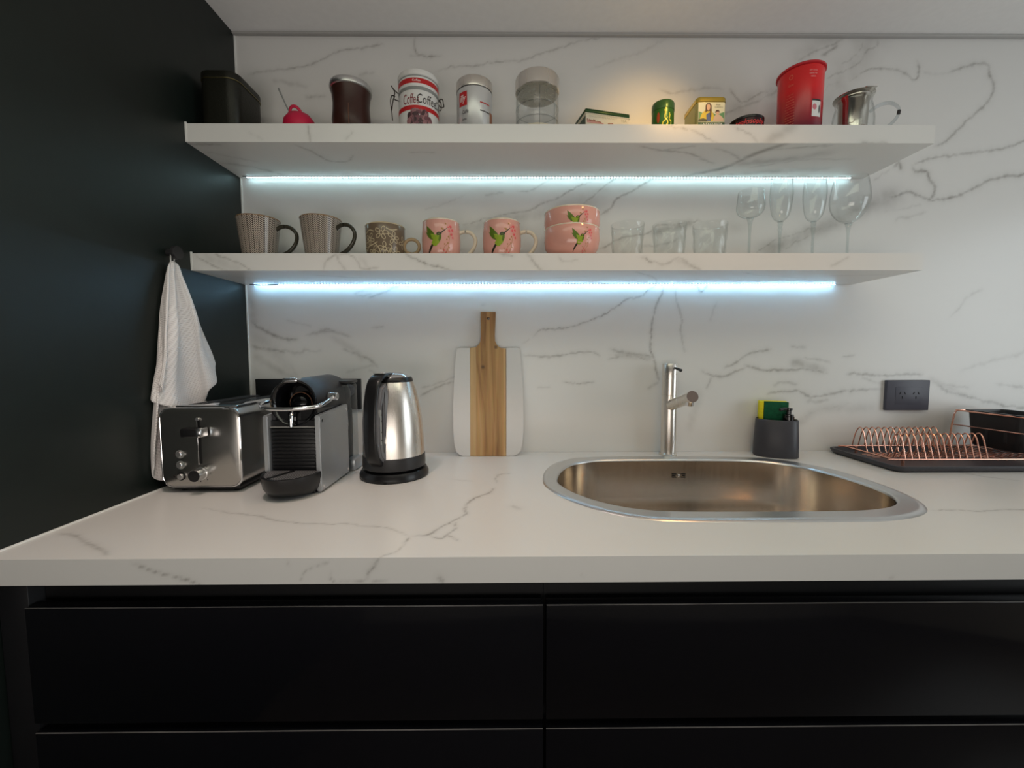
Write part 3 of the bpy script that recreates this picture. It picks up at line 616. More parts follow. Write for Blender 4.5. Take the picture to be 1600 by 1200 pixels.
# ------------------------------------------------------------------ toaster
def toaster():
    t = thing('toaster', 'brushed steel two-slot toaster with front lever, knob and buttons by the towel', 'toaster', (-.632, -.352, 0))
    W2 = .081; H = .176; D = .265
    b = B(); rings = []
    def sec(k, y): return [(x*k, y, .095+z*k) for x, z in rrect(2*W2, H-.014, .021, 6)]
    loft(b, [sec(.955, .0), sec(.985, .0012), sec(1, .005), sec(1, .012), sec(1, D-.012), sec(.97, D)])
    obj('body', b, M['steel_h'], t, sharp=45)
    # bright bead along the front edge
    q = [(x*.992, .0035, .095+z*.992) for x, z in rrect(2*W2, H-.014, .021, 6)]
    obj('chrome_edge', tube(B(), q, .0028, 8, closed=True), M['chrome'], t)
    obj('base_plate', box(B(), -W2+.012, W2-.012, .012, D-.012, .004, .016, .003), M['black'], t)
    for sx in (-1, 1):
        for y in (.03, D-.03): obj('foot', lathe(B(), [(0, 0), (.009, 0), (.010, .002), (.010, .006), (0, .006)], 20, cx=sx*.055, cy=y), M['black'], t)
    top = obj('slot_plate', box(B(), -.064, .064, .022, D-.02, .1755, .1805, .002), M['chrome'], t)
    for sx in (-1, 1):
        obj('bread_slot', box(B(), sx*.029-.0165, sx*.029+.0165, .034, D-.032, .1801, .1812, .0004), M['hole'], top)
        for k in (-1, 1): obj('slot_guide', box(B(), sx*.029+k*.0105-.0008, sx*.029+k*.0105+.0008, .036, D-.034, .1808, .1818), M['chrome'], top)
    obj('lever_slot', box(B(), -.0035, .0035, -.0004, .003, .062, .157, .001), M['hole'], t)
    obj('slot_edge', box(B(), -.0052, -.0035, -.0009, .002, .060, .158, .0005), M['chrome'], t)
    lv = obj('lever', box(B(), -.021, .020, -.026, -.002, .121, .139, .004, 3), M['black'], t)
    obj('lever_trim', box(B(), .010, .0205, -.0262, -.0022, .1205, .1395, .003, 2), M['chrome'], lv)
    obj('lever_stem', box(B(), -.002, .002, -.012, .004, .126, .134, .0008), M['black'], lv)
    obj('stop_pin', ecyl(B(), (-.001, .002, .1545), (-.001, -.004, .1545), .0035, n=16), M['chrome'], t)
    for z in (.082, .0595, .036):
        bt = obj('button', lathe(B(), [(0, 0), (.0062, 0), (.0062, .004), (.005, .0055), (0, .0055)], 24), M['steel_rim'], t); bt.matrix_local = Matrix.Translation((-.042, .0005, z)) @ Matrix.Rotation(rad(90), 4, 'X')
        rg = obj('button_ring', lathe(B(), [(.0066, 0), (.0086, 0), (.0086, .0010), (.0066, .0010)], 24), M['grey'] if z > .05 else M['black'], t); rg.matrix_local = Matrix.Translation((-.042, .0003, z)) @ Matrix.Rotation(rad(90), 4, 'X')
    for z in (.082, .0595):
        obj('icon', box(B(), -.0545, -.0515, -.0004, .001, z-.0015, z+.0015), M['ink'], t)
    rg = obj('indicator_lamp', lathe(B(), [(.0014, 0), (.0030, 0), (.0030, .0012), (.0014, .0012)], 20), M['ink'], t); rg.matrix_local = Matrix.Translation((-.0555, .0003, .036)) @ Matrix.Rotation(rad(90), 4, 'X')
    k = obj('browning_knob', lathe(B(), [(0, 0), (.0135, 0), (.0135, .003), (.0120, .004), (.0120, .021), (.0115, .022)], 32), M['steel_rim'], t); k.matrix_local = Matrix.Translation((.000, .0005, .042)) @ Matrix.Rotation(rad(90), 4, 'X')
    obj('knob_face', lathe(B(), [(0, .0218), (.0116, .0218), (.0112, .0226), (0, .0226)], 32), M['black'], k)
    for a in range(7):
        an = rad(-60+a*50); obj('dial_mark', box(B(), .0175*sin(an)-.0007, .0175*sin(an)+.0007, -.0004, .001, .042+.0175*cos(an)-.0007, .042+.0175*cos(an)+.0007), M['ink'], t)
toaster()

# ------------------------------------------------------------------ hook and towel on the green wall
t = thing('wall_hook', 'black round knob hook on the green wall', 'hook', (XL, -.268, .507))
b = lathe(B(), [(0, 0), (.007, 0), (.007, .014), (.0145, .016), (.0150, .021), (.0140, .024), (0, .024)], 40); b.transform(Matrix.Rotation(rad(90), 4, 'Y')); obj('knob', b, M['black_satin'], t)
def towel():
    m, tt, p = nt('white_waffle_cloth'); uv = N(tt, 'ShaderNodeUVMap'); 
    p.inputs['Base Color'].default_value = (.92, .90, .88, 1); p.inputs['Roughness'].default_value = .9; p.inputs['Sheen Weight'].default_value = .3
    mp = N(tt, 'ShaderNodeMapping'); mp.inputs['Scale'].default_value = (170, 170, 170); tt.links.new(uv.outputs[0], mp.inputs[0])
    br = N(tt, 'ShaderNodeTexVoronoi', distance='CHEBYCHEV'); br.inputs['Scale'].default_value = 1; br.inputs['Randomness'].default_value = 0; tt.links.new(mp.outputs[0], br.inputs['Vector'])
    cr = N(tt, 'ShaderNodeMix', data_type='RGBA'); cr.inputs[6].default_value = (.62, .59, .58, 1); cr.inputs[7].default_value = (1.0, .98, .97, 1); tt.links.new(br.outputs['Distance'], cr.inputs[0]); cr.clamp_factor = True
    tt.links.new(cr.outputs[2], p.inputs['Base Color'])
    bp = N(tt, 'ShaderNodeBump'); bp.inputs['Strength'].default_value = .8; bp.inputs['Distance'].default_value = .0022; tt.links.new(br.outputs['Distance'], bp.inputs['Height']); tt.links.new(bp.outputs[0], p.inputs['Normal'])
    bm = B(); uvl = bm.loops.layers.uv.new('UVMap')
    def sheet(hem, nv, base, amp, freq, ph, top, topw, bl, br_, seed):
        H = smooth_pts([(a, c, 0) for a, c in hem], 10); n = len(H); G = []
        for j in range(nv+1):
            v = j/nv; row = []
            for i, h in enumerate(H):
                u = i/(n-1); ty = top[0]+(u-.5)*topw; tz = top[1]-.012*(2*u-1)**2
                # pleats stay as straight ridges running down from the hook
                y = ty+(h.x-ty)*v+(bl*(1-u)+br_*u)*sin(pi*min(1, v*1.0))*1.0
                z = tz+(h.y-tz)*v
                dep = base+amp*(min(1, v*2.2)**.7)*(.50+.62*sin(freq*u*2*pi+ph+.6*sin(3*v)))+.004*sin(9*v+5*u+seed)*v
                if v < .08: dep += .004*(1-v/.08)
                row.append(((dep, y, z), (u*.26*max(.3, v)+.5, v*.42)))
            G.append(row)
        V = [[bm.verts.new(p_) for p_, _ in r] for r in G]
        for j in range(nv):
            for i in range(n-1):
                f = bm.faces.new((V[j][i], V[j][i+1], V[j+1][i+1], V[j+1][i]))
                for l, (a, c) in zip(f.loops, ((j, i), (j, i+1), (j+1, i+1), (j+1, i))): l[uvl].uv = G[a][c][1]
    sheet([(-.341, .222), (-.3395, .212), (-.328, .204), (-.326, .196), (-.3395, .188), (-.322, .176), (-.300, .164), (-.262, .158), (-.230, .160), (-.210, .172), (-.2115, .202), (-.186, .217), (-.163, .233), (-.150, .262)], 46, XL+.008, .022, 2.7, .4, (-.268, .490), .030, -.010, .004, 1)
    sheet([(-.350, .060), (-.346, .034), (-.325, .018), (-.300, .020), (-.265, .030)], 46, XL+.004, .010, 1.6, 1.1, (-.270, .484), .022, -.012, 0, 2)
    bmesh.ops.recalc_face_normals(bm, faces=bm.faces)
    o = obj('hand_towel', bm, m, None, sharp=180, fix=False)
    s_ = o.modifiers.new('s', 'SOLIDIFY'); s_.thickness = .0032; s_.offset = 0
    sb = o.modifiers.new('b', 'SUBSURF'); sb.levels = 1; sb.render_levels = 1
    tag(o, 'white waffle-weave towel hanging from the black hook, beside the toaster', 'towel')
    lp = tube(B(), smooth_pts([(XL+.008, -.2705, .484), (XL+.010, -.273, .497), (XL+.010, -.268, .5160), (XL+.010, -.263, .497), (XL+.008, -.2645, .484)], 6), .0012, 6); obj('hanging_loop', lp, M['white'], o)
towel()

# ------------------------------------------------------------------ cutting board
def board():
    t = thing('cutting_board', 'paddle chopping board of acacia wood between two white marble panels, leaning on wall', 'cutting board', (-.0575, -.0475, .0005))
    t.rotation_euler = (rad(-4.6), 0, 0)
    k = .000387
    def P(zx, zy): return ((zx-388)*k, (1121-zy)*k)
    wood = [P(257, 1120), P(517, 1120), P(517, 340), P(480, 338), P(455, 318), P(438, 285), P(436, 240), P(443, 74), P(333, 73), P(334, 250), P(330, 295), P(312, 320), P(290, 333), P(257, 336)]
    hole = [(P(390, 122)[0]+.0042*cos(a*pi/8), P(390, 122)[1]+.0042*sin(a*pi/8)) for a in range(16)]
    m, tt, p = nt('acacia_wood'); tc = N(tt, 'ShaderNodeTexCoord'); mp = N(tt, 'ShaderNodeMapping'); mp.inputs['Scale'].default_value = (34, 34, 2.4)
    n1 = N(tt, 'ShaderNodeTexNoise'); n1.inputs['Scale'].default_value = 1; n1.inputs['Detail'].default_value = 6; n1.inputs['Distortion'].default_value = 1.1
    n2 = N(tt, 'ShaderNodeTexNoise'); n2.inputs['Scale'].default_value = 6; n2.inputs['Detail'].default_value = 8
    tt.links.new(tc.outputs['Object'], mp.inputs[0]); tt.links.new(mp.outputs[0], n1.inputs['Vector']); tt.links.new(mp.outputs[0], n2.inputs['Vector'])
    cr = N(tt, 'ShaderNodeValToRGB'); e = cr.color_ramp.elements; e[0].position = .30; e[0].color = (.22, .09, .03, 1); e[1].position = .70; e[1].color = (.66, .42, .19, 1)
    x = e.new(.45); x.color = (.46, .25, .09, 1); x = e.new(.57); x.color = (.56, .33, .13, 1)
    tt.links.new(n1.outputs['Fac'], cr.inputs[0])
    mx = N(tt, 'ShaderNodeMix', data_type='RGBA', blend_type='MULTIPLY'); mx.inputs[0].default_value = .30; tt.links.new(cr.outputs[0], mx.inputs[6]); tt.links.new(n2.outputs['Color'], mx.inputs[7])
    # two dark knots and a pale sapwood streak, placed in the plank
    sp = N(tt, 'ShaderNodeSeparateXYZ'); tt.links.new(tc.outputs['Object'], sp.inputs[0]); last = mx.outputs[2]
    for kx, kz, kr in ((*P(350, 475), .0075), (*P(445, 330), .007)):
        vm = N(tt, 'ShaderNodeVectorMath', operation='DISTANCE'); cx_ = N(tt, 'ShaderNodeCombineXYZ'); tt.links.new(sp.outputs[0], cx_.inputs[0]); tt.links.new(sp.outputs[2], cx_.inputs[2]); tt.links.new(cx_.outputs[0], vm.inputs[0]); vm.inputs[1].default_value = (kx, 0, kz)
        mr = N(tt, 'ShaderNodeMapRange'); mr.inputs[1].default_value = kr*.25; mr.inputs[2].default_value = kr; mr.inputs[3].default_value = .8; mr.inputs[4].default_value = 0; tt.links.new(vm.outputs['Value'], mr.inputs[0])
        m2 = N(tt, 'ShaderNodeMix', data_type='RGBA'); tt.links.new(mr.outputs[0], m2.inputs[0]); tt.links.new(last, m2.inputs[6]); m2.inputs[7].default_value = (.07, .035, .02, 1); last = m2.outputs[2]
    mr = N(tt, 'ShaderNodeMapRange'); mr.inputs[1].default_value = P(296, 0)[0]; mr.inputs[2].default_value = P(304, 0)[0]; mr.inputs[3].default_value = .55; mr.inputs[4].default_value = 0; tt.links.new(sp.outputs[0], mr.inputs[0])
    m2 = N(tt, 'ShaderNodeMix', data_type='RGBA'); tt.links.new(mr.outputs[0], m2.inputs[0]); tt.links.new(last, m2.inputs[6]); m2.inputs[7].default_value = (.60, .42, .22, 1)
    tt.links.new(m2.outputs[2], p.inputs['Base Color']); p.inputs['Roughness'].default_value = .5
    b = prism(B(), wood, [hole], 0, .014); obj('wood_plank', b, m, t, sharp=30)
    pm = mat('white_board_marble', (.66, .655, .65), .3, var=.05, scale=12)
    L = [P(257, 1120), P(255, 336), P(175, 334), P(163, 341), P(157, 360), P(146, 470), P(137, 640), P(133, 780), P(134, 930), P(141, 1030), P(155, 1085), P(178, 1110), P(205, 1120)]
    R = [(P(775-zx, 0)[0] if False else P(776-zx, 0)[0], z) for zx, z in [((x_/k)+388, z_) for x_, z_ in L]][::-1]
    for pts, lab in ((L, None), (R, None)):
        b = prism(B(), pts, [], .0004, .0136)
        bmesh.ops.bevel(b, geom=[e for e in b.edges if len(e.link_faces) == 2 and e.calc_face_angle(0) > 1.2], offset=.001, segments=2, affect='EDGES'); obj('marble_panel', b, pm, t, sharp=30)
board()

# ------------------------------------------------------------------ power outlets
def outlet(x0, x1, z0, z1, label, mats, slots=True):
    w, h = x1-x0, z1-z0
    t = thing('power_outlet', label, 'outlet', (x0, 0, z0))
    b = box(B(), 0, w, -.0105, -.0002, 0, h, .0012, 2); obj('cover_plate', b, mats, t)
    b = box(B(), w*.20, w*.84, -.0112, -.0104, h*.20, h*.78, .0003); md = obj('socket_module', b, mats, t)
    for cx_ in (w*.36, w*.68):
        for dx, dz, a in ((-.0068, .0065, 30), (.0068, .0065, -30), (0, -.006, 0)):
            b = box(B(), -.0011, .0011, -.0118, -.0110, -.0038, .0038, .0003); b.transform(Matrix.Translation((cx_+dx, 0, h*.5+dz)) @ Matrix.Rotation(rad(a), 4, 'Y')); obj('pin_slot', b, M['hole'], md)
    return t
blk = mat('black_outlet_plate', (.012, .013, .015), .45)
outlet(1.092, 1.216, .121, .208, 'dark grey double socket on the marble wall above the dish rack', M['outlet'])
outlet(-.7215, -.600, .1285, .2165, 'black socket plate half hidden behind the toaster and coffee machine', blk)
outlet(-.545, -.4235, .1285, .2165, 'black socket plate between coffee machine and kettle with a plug in it', blk)
t = thing('power_plug', 'black plug with cable hanging behind the coffee machine', 'plug', (-.455, -.0122, .185))
b = lathe(B(), [(0, 0), (.017, 0), (.018, .012), (.014, .026), (0, .028)], 28); b.transform(Matrix.Rotation(rad(90), 4, 'X')); obj('plug_body', b, M['charcoal'], t)
b = tube(B(), smooth_pts([(.0, -.026, 0), (.004, -.040, -.012), (.012, -.046, -.06), (.016, -.046, -.11), (.012, -.05, -.155), (.006, -.058, -.1815), (-.03, -.075, -.1815)], 8), .0034, 10); obj('cable', b, M['black'], t)

# ------------------------------------------------------------------ soap dispenser and sponge
def dispenser():
    t = thing('soap_dispenser', 'dark grey oval soap dispenser with black pump, behind the sink', 'soap dispenser', (.746, -.055, 0), rad(-24))
    def ov(a, b_, z): return [(a*(abs(cos(q))**.85)*(1 if cos(q) > 0 else -1), b_*(abs(sin(q))**.85)*(1 if sin(q) > 0 else -1), z) for q in [2*pi*k/64 for k in range(64)]]
    b = B(); loft(b, [ov(.0535, .034, 0), ov(.0555, .0355, .003), ov(.0545, .0350, .03), ov(.0515, .0335, .102), ov(.050, .032, .1045), ov(.0475, .0305, .1045), ov(.0470, .030, .099), ov(.046, .029, .098)])
    obj('body', b, M['charcoal'], t, sharp=60)
    p = obj('pump_collar', lathe(B(), [(0, .097), (.0135, .097), (.0135, .114), (.0115, .116), (.0115, .120), (0, .120)], 28, cx=.026, cy=-.012), M['piano'], t)
    obj('pump_stem', lathe(B(), [(0, .118), (.006, .118), (.006, .1305), (.0085, .132), (.0085, .137), (0, .1385)], 24, cx=.026, cy=-.012), M['piano'], t)
    b = tube(B(), smooth_pts([(.026, -.012, .1345), (.014, -.018, .1350), (.003, -.024, .1325)], 5), [.0042]*11, 12); obj('nozzle', b, M['black_satin'], t)
    # sponge with its scouring pad, standing in the tray of the dispenser
    s_ = thing('sponge', 'yellow sponge with dark green scouring pad standing in the dispenser', 'sponge', (.7415, -.042, .0975), rad(-24))
    ym = mat('yellow_sponge', (.72, .62, .01), .8, var=.15, scale=300, bump=.6); gm = mat('green_scouring_pad', (.0, .085, .035), .85, var=.6, scale=90, bump=.9)
    obj('foam', box(B(), -.034, .036, -.002, .020, .0005, .055, .003, 2), ym, s_)
    obj('scouring_pad', box(B(), -.022, .0365, -.011, -.0022, .0005, .0545, .001), gm, s_)
    obj('foam_end', box(B(), -.034, -.0225, -.0115, -.0022, .0005, .055, .002), ym, s_)
dispenser()

# ------------------------------------------------------------------ dish rack, drip tray and cutlery holder
def rack():
    t = thing('drip_tray', 'shallow dark grey draining tray under the copper rack', 'tray', (.925, -.232, 0))
    w, d = .56, .222
    def rr(m_, z, r=.02): return [(x+w/2, y+d/2, z) for x, y in rrect(w-2*m_, d-2*m_, r, 5)]
    b = B(); loft(b, [rr(.010, .0004), rr(.004, .003), rr(0, .012), rr(.0, .0155), rr(.003, .0165), rr(.006, .0155), rr(.012, .006), rr(.02, .0045)]); obj('tray_body', b, M['charcoal'], t, sharp=60)
    t = thing('dish_rack', 'copper wire dish rack with two rows of rounded plate loops', 'dish rack', (0, 0, 0))
    yf, yb, z0 = -.190, -.034, .0225; r = .0015
    xs0, xs1 = .955, 1.40
    fr = tube(B(), smooth_pts([(xs0, yf+.02, z0), (xs0+.004, yf+.004, z0), (xs0+.02, yf, z0), (xs1-.02, yf, z0), (xs1, yf+.02, z0), (xs1, yb-.02, z0), (xs1-.02, yb, z0), (xs0+.02, yb, z0), (xs0+.004, yb-.004, z0), (xs0, yb-.02, z0)], 6, True), .0024, 10, closed=True)
    obj('base_frame', fr, M['copper'], t)
    for i in range(13):
        x = .983+i*.0172; xb = x-.004
        pts = [(x, yf, z0), (x, yf+.008, z0+.030), (x, yf+.014, .074), (x, yf+.023, .0835), (x, yf+.033, .0745), (x, yf+.041, z0+.024), (x, yf+.050, z0-.004), (x, yf+.058, z0-.007), (xb, yb-.060, z0-.007), (xb, yb-.050, z0-.002), (xb, yb-.042, z0+.024), (xb, yb-.034, .0715), (xb, yb-.024, .0805), (xb, yb-.014, .071), (xb, yb-.007, z0+.03), (xb, yb, z0)]
        obj('plate_loop', tube(B(), smooth_pts(pts, 4), r, 7), M['copper'], t)
    for y in (yf+.062, yf+.078, yf+.094): obj('cross_wire', tube(B(), [(xs0, y, z0-.0092), (xs1, y, z0-.0092)], .0012, 6), M['copper'], t)
    for i in range(8):
        x = 1.215+i*.022; obj('floor_wire', tube(B(), [(x, yf, z0-.003), (x, yb, z0-.003)], r, 6), M['copper'], t)
    for x in (xs0+.03, xs1-.03):
        for y in (yf+.008, yb-.008): obj('foot', ecyl(B(), (x, y, .0045), (x, y, z0), .0035, n=10), M['copper'], t)
    # raised end frame that carries the cutlery holder
    x = 1.268
    obj('end_frame', tube(B(), smooth_pts([(x-.012, yb, z0), (x-.006, yb, .08), (x, yb-.001, .118), (x+.006, yb-.006, .1245), (x+.004, yb-.05, .1245), (x+.012, yf+.02, .1245), (x+.016, yf+.003, .122), (x+.016, yf, .10), (x+.014, yf, z0)], 5), .0022, 8), M['copper'], t)
    obj('end_rail', tube(B(), [(x-.0035, yb, .084), (x+.016, yf, .084)], .0018, 8), M['copper'], t)
    obj('front_rail', tube(B(), smooth_pts([(x+.018, yf, .1245), (xs1-.01, yf, .1245), (xs1, yf, .11), (xs1, yf, z0)], 4), .0022, 8), M['copper'], t)
    obj('rear_rail', tube(B(), smooth_pts([(x+.004, yb, .1245), (xs1-.01, yb, .1245), (xs1, yb, .11), (xs1, yb, z0)], 4), .0022, 8), M['copper'], t)
    t = thing('cutlery_holder', 'black plastic cutlery holder hooked on the copper rack', 'cutlery holder', (1.283, -.178, .032))
    W_, D_, H_ = .105, .128, .096
    def q(m_, z): return [(x_+W_/2, y_+D_/2, z) for x_, y_ in rrect(W_-2*m_, D_-2*m_, .012, 4)]
    b = B(); loft(b, [q(.009, 0), q(.006, .003), q(.0, .090), q(-.005, .0925), q(-.005, .0965), q(.002, .0965), q(.003, .091), q(.011, .005)]); obj('holder_body', b, M['black_satin'], t, sharp=50)
    obj('divider', box(B(), .006, W_-.006, D_/2-.001, D_/2+.001, .004, .088), M['black_satin'], t)
    for y in (.035, .078): obj('side_rib', box(B(), .0028, .006, y-.004, y+.004, .02, .075, .001), M['black_satin'], t)
rack()

# ------------------------------------------------------------------ things on the upper shelf
ZS = ZU1
def zx(x0, H, s=1/2950.): return None
# dark rounded tin against the green wall
t = thing('storage_tin', 'very dark olive tin with rounded corners and fitted lid, next to green wall', 'tin', (-.682, -.115, ZS))
olive = mat('dark_olive_tin', (.012, .012, .008), .38, .3, var=.5, scale=260, bump=.5)
def rb(a, c, r, z, n=6): return [(x, y, z) for x, y in rrect(a, c, r, n)]
obj('tin_body', loft(B(), [rb(.088, .115, .024, 0), rb(.090, .117, .025, .002), rb(.090, .117, .025, .118), rb(.086, .113, .024, .119)]) and None or (lambda b: (loft(b, [rb(.088, .115, .024, 0), rb(.090, .117, .025, .002), rb(.090, .117, .025, .118), rb(.086, .113, .024, .119)]), b)[1])(B()), olive, t)
def lofted(rings, **k):
    b = B(); loft(b, rings, **k); return b
obj('lid', lofted([rb(.092, .119, .026, .1165), rb(.0925, .1195, .026, .129), rb(.090, .117, .025, .1325), rb(.080, .107, .022, .1335)]), olive, t)
obj('lid_seam', lofted([rb(.0932, .1202, .0262, .1150), rb(.0932, .1202, .0262, .1163)]), mat('dull_brass_seam', (.30, .25, .12), .35, 1), t)

# cherry shaped tea infuser
t = thing('tea_infuser', 'raspberry red cherry-shaped silicone tea infuser with thin grey stem', 'tea infuser', (-.519, -.115, ZS)); t.scale = (.93, .93, 1.14)
cher = mat('raspberry_silicone', (.56, .01, .055), .5, var=.06, scale=500, bump=.2)
b = lathe(B(), [(0, 0), (.022, .001), (.036, .010), (.0415, .026), (.039, .042), (.028, .054), (.012, .0575), (0, .056)], 48, sx=1.0, sy=.92); obj('cherry', b, cher, t)
b = tube(B(), smooth_pts([(-.020, -.012, .052), (-.012, -.018, .064), (.0, -.018, .066), (.010, -.012, .058), (.006, -.008, .054)], 6), .0034, 10); obj('knot', b, cher, t)
b = tube(B(), [(-.018, -.004, .054), (-.032, -.004, .075), (-.0500, -.004, .110)], [.0020, .0017, .0022], 8); obj('stem', b, M['grey'], t)

# gourd cup
t = thing('gourd_cup', 'dark brown leather-covered gourd cup with silver rim', 'cup', (-.389, -.115, ZS)); t.scale = (.95, .95, 1)
lea = mat('dark_brown_leather', (.040, .012, .008), .33, var=.3, scale=40, bump=.15)
b = lathe(B(), [(0, 0), (.034, .0), (.040, .006), (.046, .022), (.0485, .045), (.0465, .066), (.0455, .085), (.0475, .105), (.0495, .1175), (.047, .118), (.043, .10), (.040, .04), (0, .02)], 64); obj('gourd', b, lea, t)
b = lathe(B(), [(.0492, .1155), (.0520, .117), (.0532, .124), (.0515, .1300), (.0475, .1320), (.0440, .130), (.0435, .118)], 64); obj('silver_rim', b, brushed('hammered_silver', (.62, .62, .62), .3, (90, 90, 90), .1, .3), t)
b = tube(B(), smooth_pts([(.010, -.0475, .014), (.010, -.0492, .045), (.010, -.0470, .068)], 5), .0016, 6); obj('seam', b, mat('leather_seam', (.12, .05, .03), .5), t)

# coffee canister with bail clips
def canister():
    R = .0492
    t = thing('coffee_canister', 'white ceramic clip-top canister reading Coffee with red bands and bean picture', 'canister', (-.2225, -.11, ZS), rad(11))
    b = lathe(B(), [(0, 0), (.046, 0), (R, .004), (R, .098), (.048, .1005), (.0465, .102), (0, .102)], 72); obj('jar_body', b, M['ceramic_white'], t)
    obj('gasket', lathe(B(), [(0, .1), (.0478, .1005), (.0492, .1025), (.0492, .1065), (.0478, .1085), (0, .1085)], 64), M['grey'], t)
    b = lathe(B(), [(0, .1085), (.0482, .1085), (R, .1100), (R, .1300), (.0478, .1318), (.0478, .1340), (.0500, .1355), (.0502, .1440), (.0485, .1475), (.040, .1490), (0, .1495)], 72); ld = obj('lid', b, M['ceramic_white'], t)
    obj('lid_groove', lathe(B(), [(.0476, .1312), (.0486, .1320), (.0486, .1338), (.0476, .1346)], 64), M['grey'], ld)
    wrap('red_band', shape2d([([(-.075, -.0058), (.075, -.0058), (.075, .0058), (-.075, .0058)], 0)]), M['red'], ld, R, 0, .1205)
    wrap('band_text', text2d('Coffee', width=.019, height=.0052), M['white'], ld, R, -.1, .1208, off=.0006)
    wrap('printed_title', merge([text2d('Coffee', width=.040, height=.0235, shear=.1, cx=-.019)]), [M['darkred']], t, R, 0, .0790, off=.0005)
    wrap('printed_title', merge([text2d('Coffee', width=.052, height=.0215, shear=.1, cx=.022)]), [M['ink']], t, R, 0, .0800, off=.0008)
    wrap('printed_title', text2d('Coffee', width=.040, height=.0200, shear=.1), [M['ink']], t, R, 1.35, .0800, off=.0008)
    wrap('red_stripe', shape2d([([(-.075, -.0055), (.075, -.0055), (.075, .005), (-.075, .005)], 0)]), M['red'], t, R, 0, .0590)
    rnd = random.Random(5); polys = []
    for i in range(90):
        u = rnd.uniform(-.024, .030); w_ = rnd.uniform(-.052, -.004)+.0
        if w_ > -.012 and abs(u) > .02: continue
        a = rnd.uniform(0, pi); L_ = rnd.uniform(.0055, .008); S_ = L_*.62
        el = [(u+L_*cos(q)*cos(a)-S_*sin(q)*sin(a), w_+L_*cos(q)*sin(a)+S_*sin(q)*cos(a)) for q in [2*pi*k/12 for k in range(12)]]
        polys.append((el, i % 3))
        sl = [(u-L_*.9*cos(a)-.0005*sin(a), w_-L_*.9*sin(a)+.0005*cos(a)), (u+L_*.9*cos(a)-.0005*sin(a), w_+L_*.9*sin(a)+.0005*cos(a)), (u+L_*.9*cos(a)+.0005*sin(a), w_+L_*.9*sin(a)-.0005*cos(a)), (u-L_*.9*cos(a)+.0005*sin(a), w_-L_*.9*sin(a)-.0005*cos(a))]
        polys.append((sl, 3))
    bm_ = B()
    for i, (pts, mi) in enumerate(polys):
        vs = [bm_.verts.new((p[0], p[1], i*6e-6)) for p in pts]; bm_.faces.new(vs).material_index = mi
    wrap('bean_picture', bm_, [mat('bean_plum', (.16, .06, .075), .4), mat('bean_dark', (.06, .025, .03), .4), mat('bean_light', (.30, .14, .15), .4), mat('bean_crease', (.02, .008, .01), .4)], t, R, 0, .0565, off=.0005)
    wm = mat('dark_bail_wire', (.07, .06, .055), .3, 1)
    for sx, lab in ((-1, 'l'), (1, 'r')):
        if sx < 0:
            P_ = [[(-.048, .0, .112), (-.060, 0, .122), (-.066, 0, .130), (-.058, 0, .116), (-.0595, 0, .100), (-.048, 0, .096)], [(-.0645, -.006, .104), (-.068, -.006, .090), (-.0655, -.006, .066), (-.064, -.006, .045)], [(-.0575, -.004, .104), (-.062, -.005, .092), (-.0655, -.006, .068)], [(-.0645, -.006, .104), (-.0575, -.004, .104)]]
        else:
            P_ = [[(.048, 0, .108), (.058, 0, .112), (.0605, 0, .102), (.0615, 0, .094), (.054, 0, .092), (.048, 0, .098)], [(.048, -.004, .103), (.054, -.004, .102), (.0545, -.004, .084), (.050, -.004, .082)]]
        b = B()
        for q in P_: tube(b, smooth_pts(q, 4), .0013, 7)
        c = obj('bail_clip', b, wm, t)
canister()

# pale tin with brushed lid
def white_can():
    R = .0445
    t = thing('coffee_tin', 'white coffee tin with red square logo and brushed silver lid', 'tin', (-.0838, -.105, ZS), rad(4))
    obj('tin_body', lathe(B(), [(0, 0), (R-.001, 0), (R, .0015), (R, .1155), (R-.001, .1165), (0, .1165)], 80), mat('white_satin_tin', (.60, .60, .60), .22, .35, var=.01), t)
    obj('lid', lathe(B(), [(0, .1175), (R+.0002, .1175), (R+.0006, .119), (R+.0006, .1395), (R-.001, .1415), (R-.006, .1422), (0, .1422)], 80), M['steel'], t)
    obj('lid_seam', lathe(B(), [(R-.003, .1163), (R+.0003, .1163), (R+.0003, .1178), (R-.003, .1178)], 64), M['ink'], t)
    sq = [(-.012, -.0165), (.012, -.0165), (.012, .0165), (-.012, .0165)]
    wrap('logo_square', shape2d([(sq, 0)]), M['red'], t, R, -.68, .088)
    wrap('logo_text', text2d('illy', width=.017, height=.021, shear=.25, bold=.01), M['white'], t, R, -.68, .087, off=.0006)
    wrap('printed_text', text2d('Caffè', width=.0175, height=.0085, shear=.1), M['ink'], t, R, -.52, .0570, off=.0005)
    wrap('printed_text', text2d('latte', width=.012, height=.0055, shear=.2), M['ink'], t, R, -.58, .0400, off=.0005)
    wrap('printed_stripe', shape2d([([(-.014, -.0012), (.014, -.0012), (.014, .0012), (-.014, .0012)], 0)]), M['red'], t, R, .62, .0790)
    wrap('printed_stripe', shape2d([([(-.014, -.0012), (.014, -.0012), (.014, .0012), (-.014, .0012)], 0)]), M['ink'], t, R, .62, .0600)
    wrap('side_print', shape2d([([(-.008, -.02), (.008, -.02), (.008, .01), (-.008, .01)], 0)]), mat('brown_print', (.30, .10, .04), .4), t, R, 1.15, .055)
    wrap('side_print', shape2d([([(-.008, -.02), (.008, -.02), (.008, .016), (-.008, .016)], 0)]), M['darkred'], t, R, -1.18, .022)
white_can()

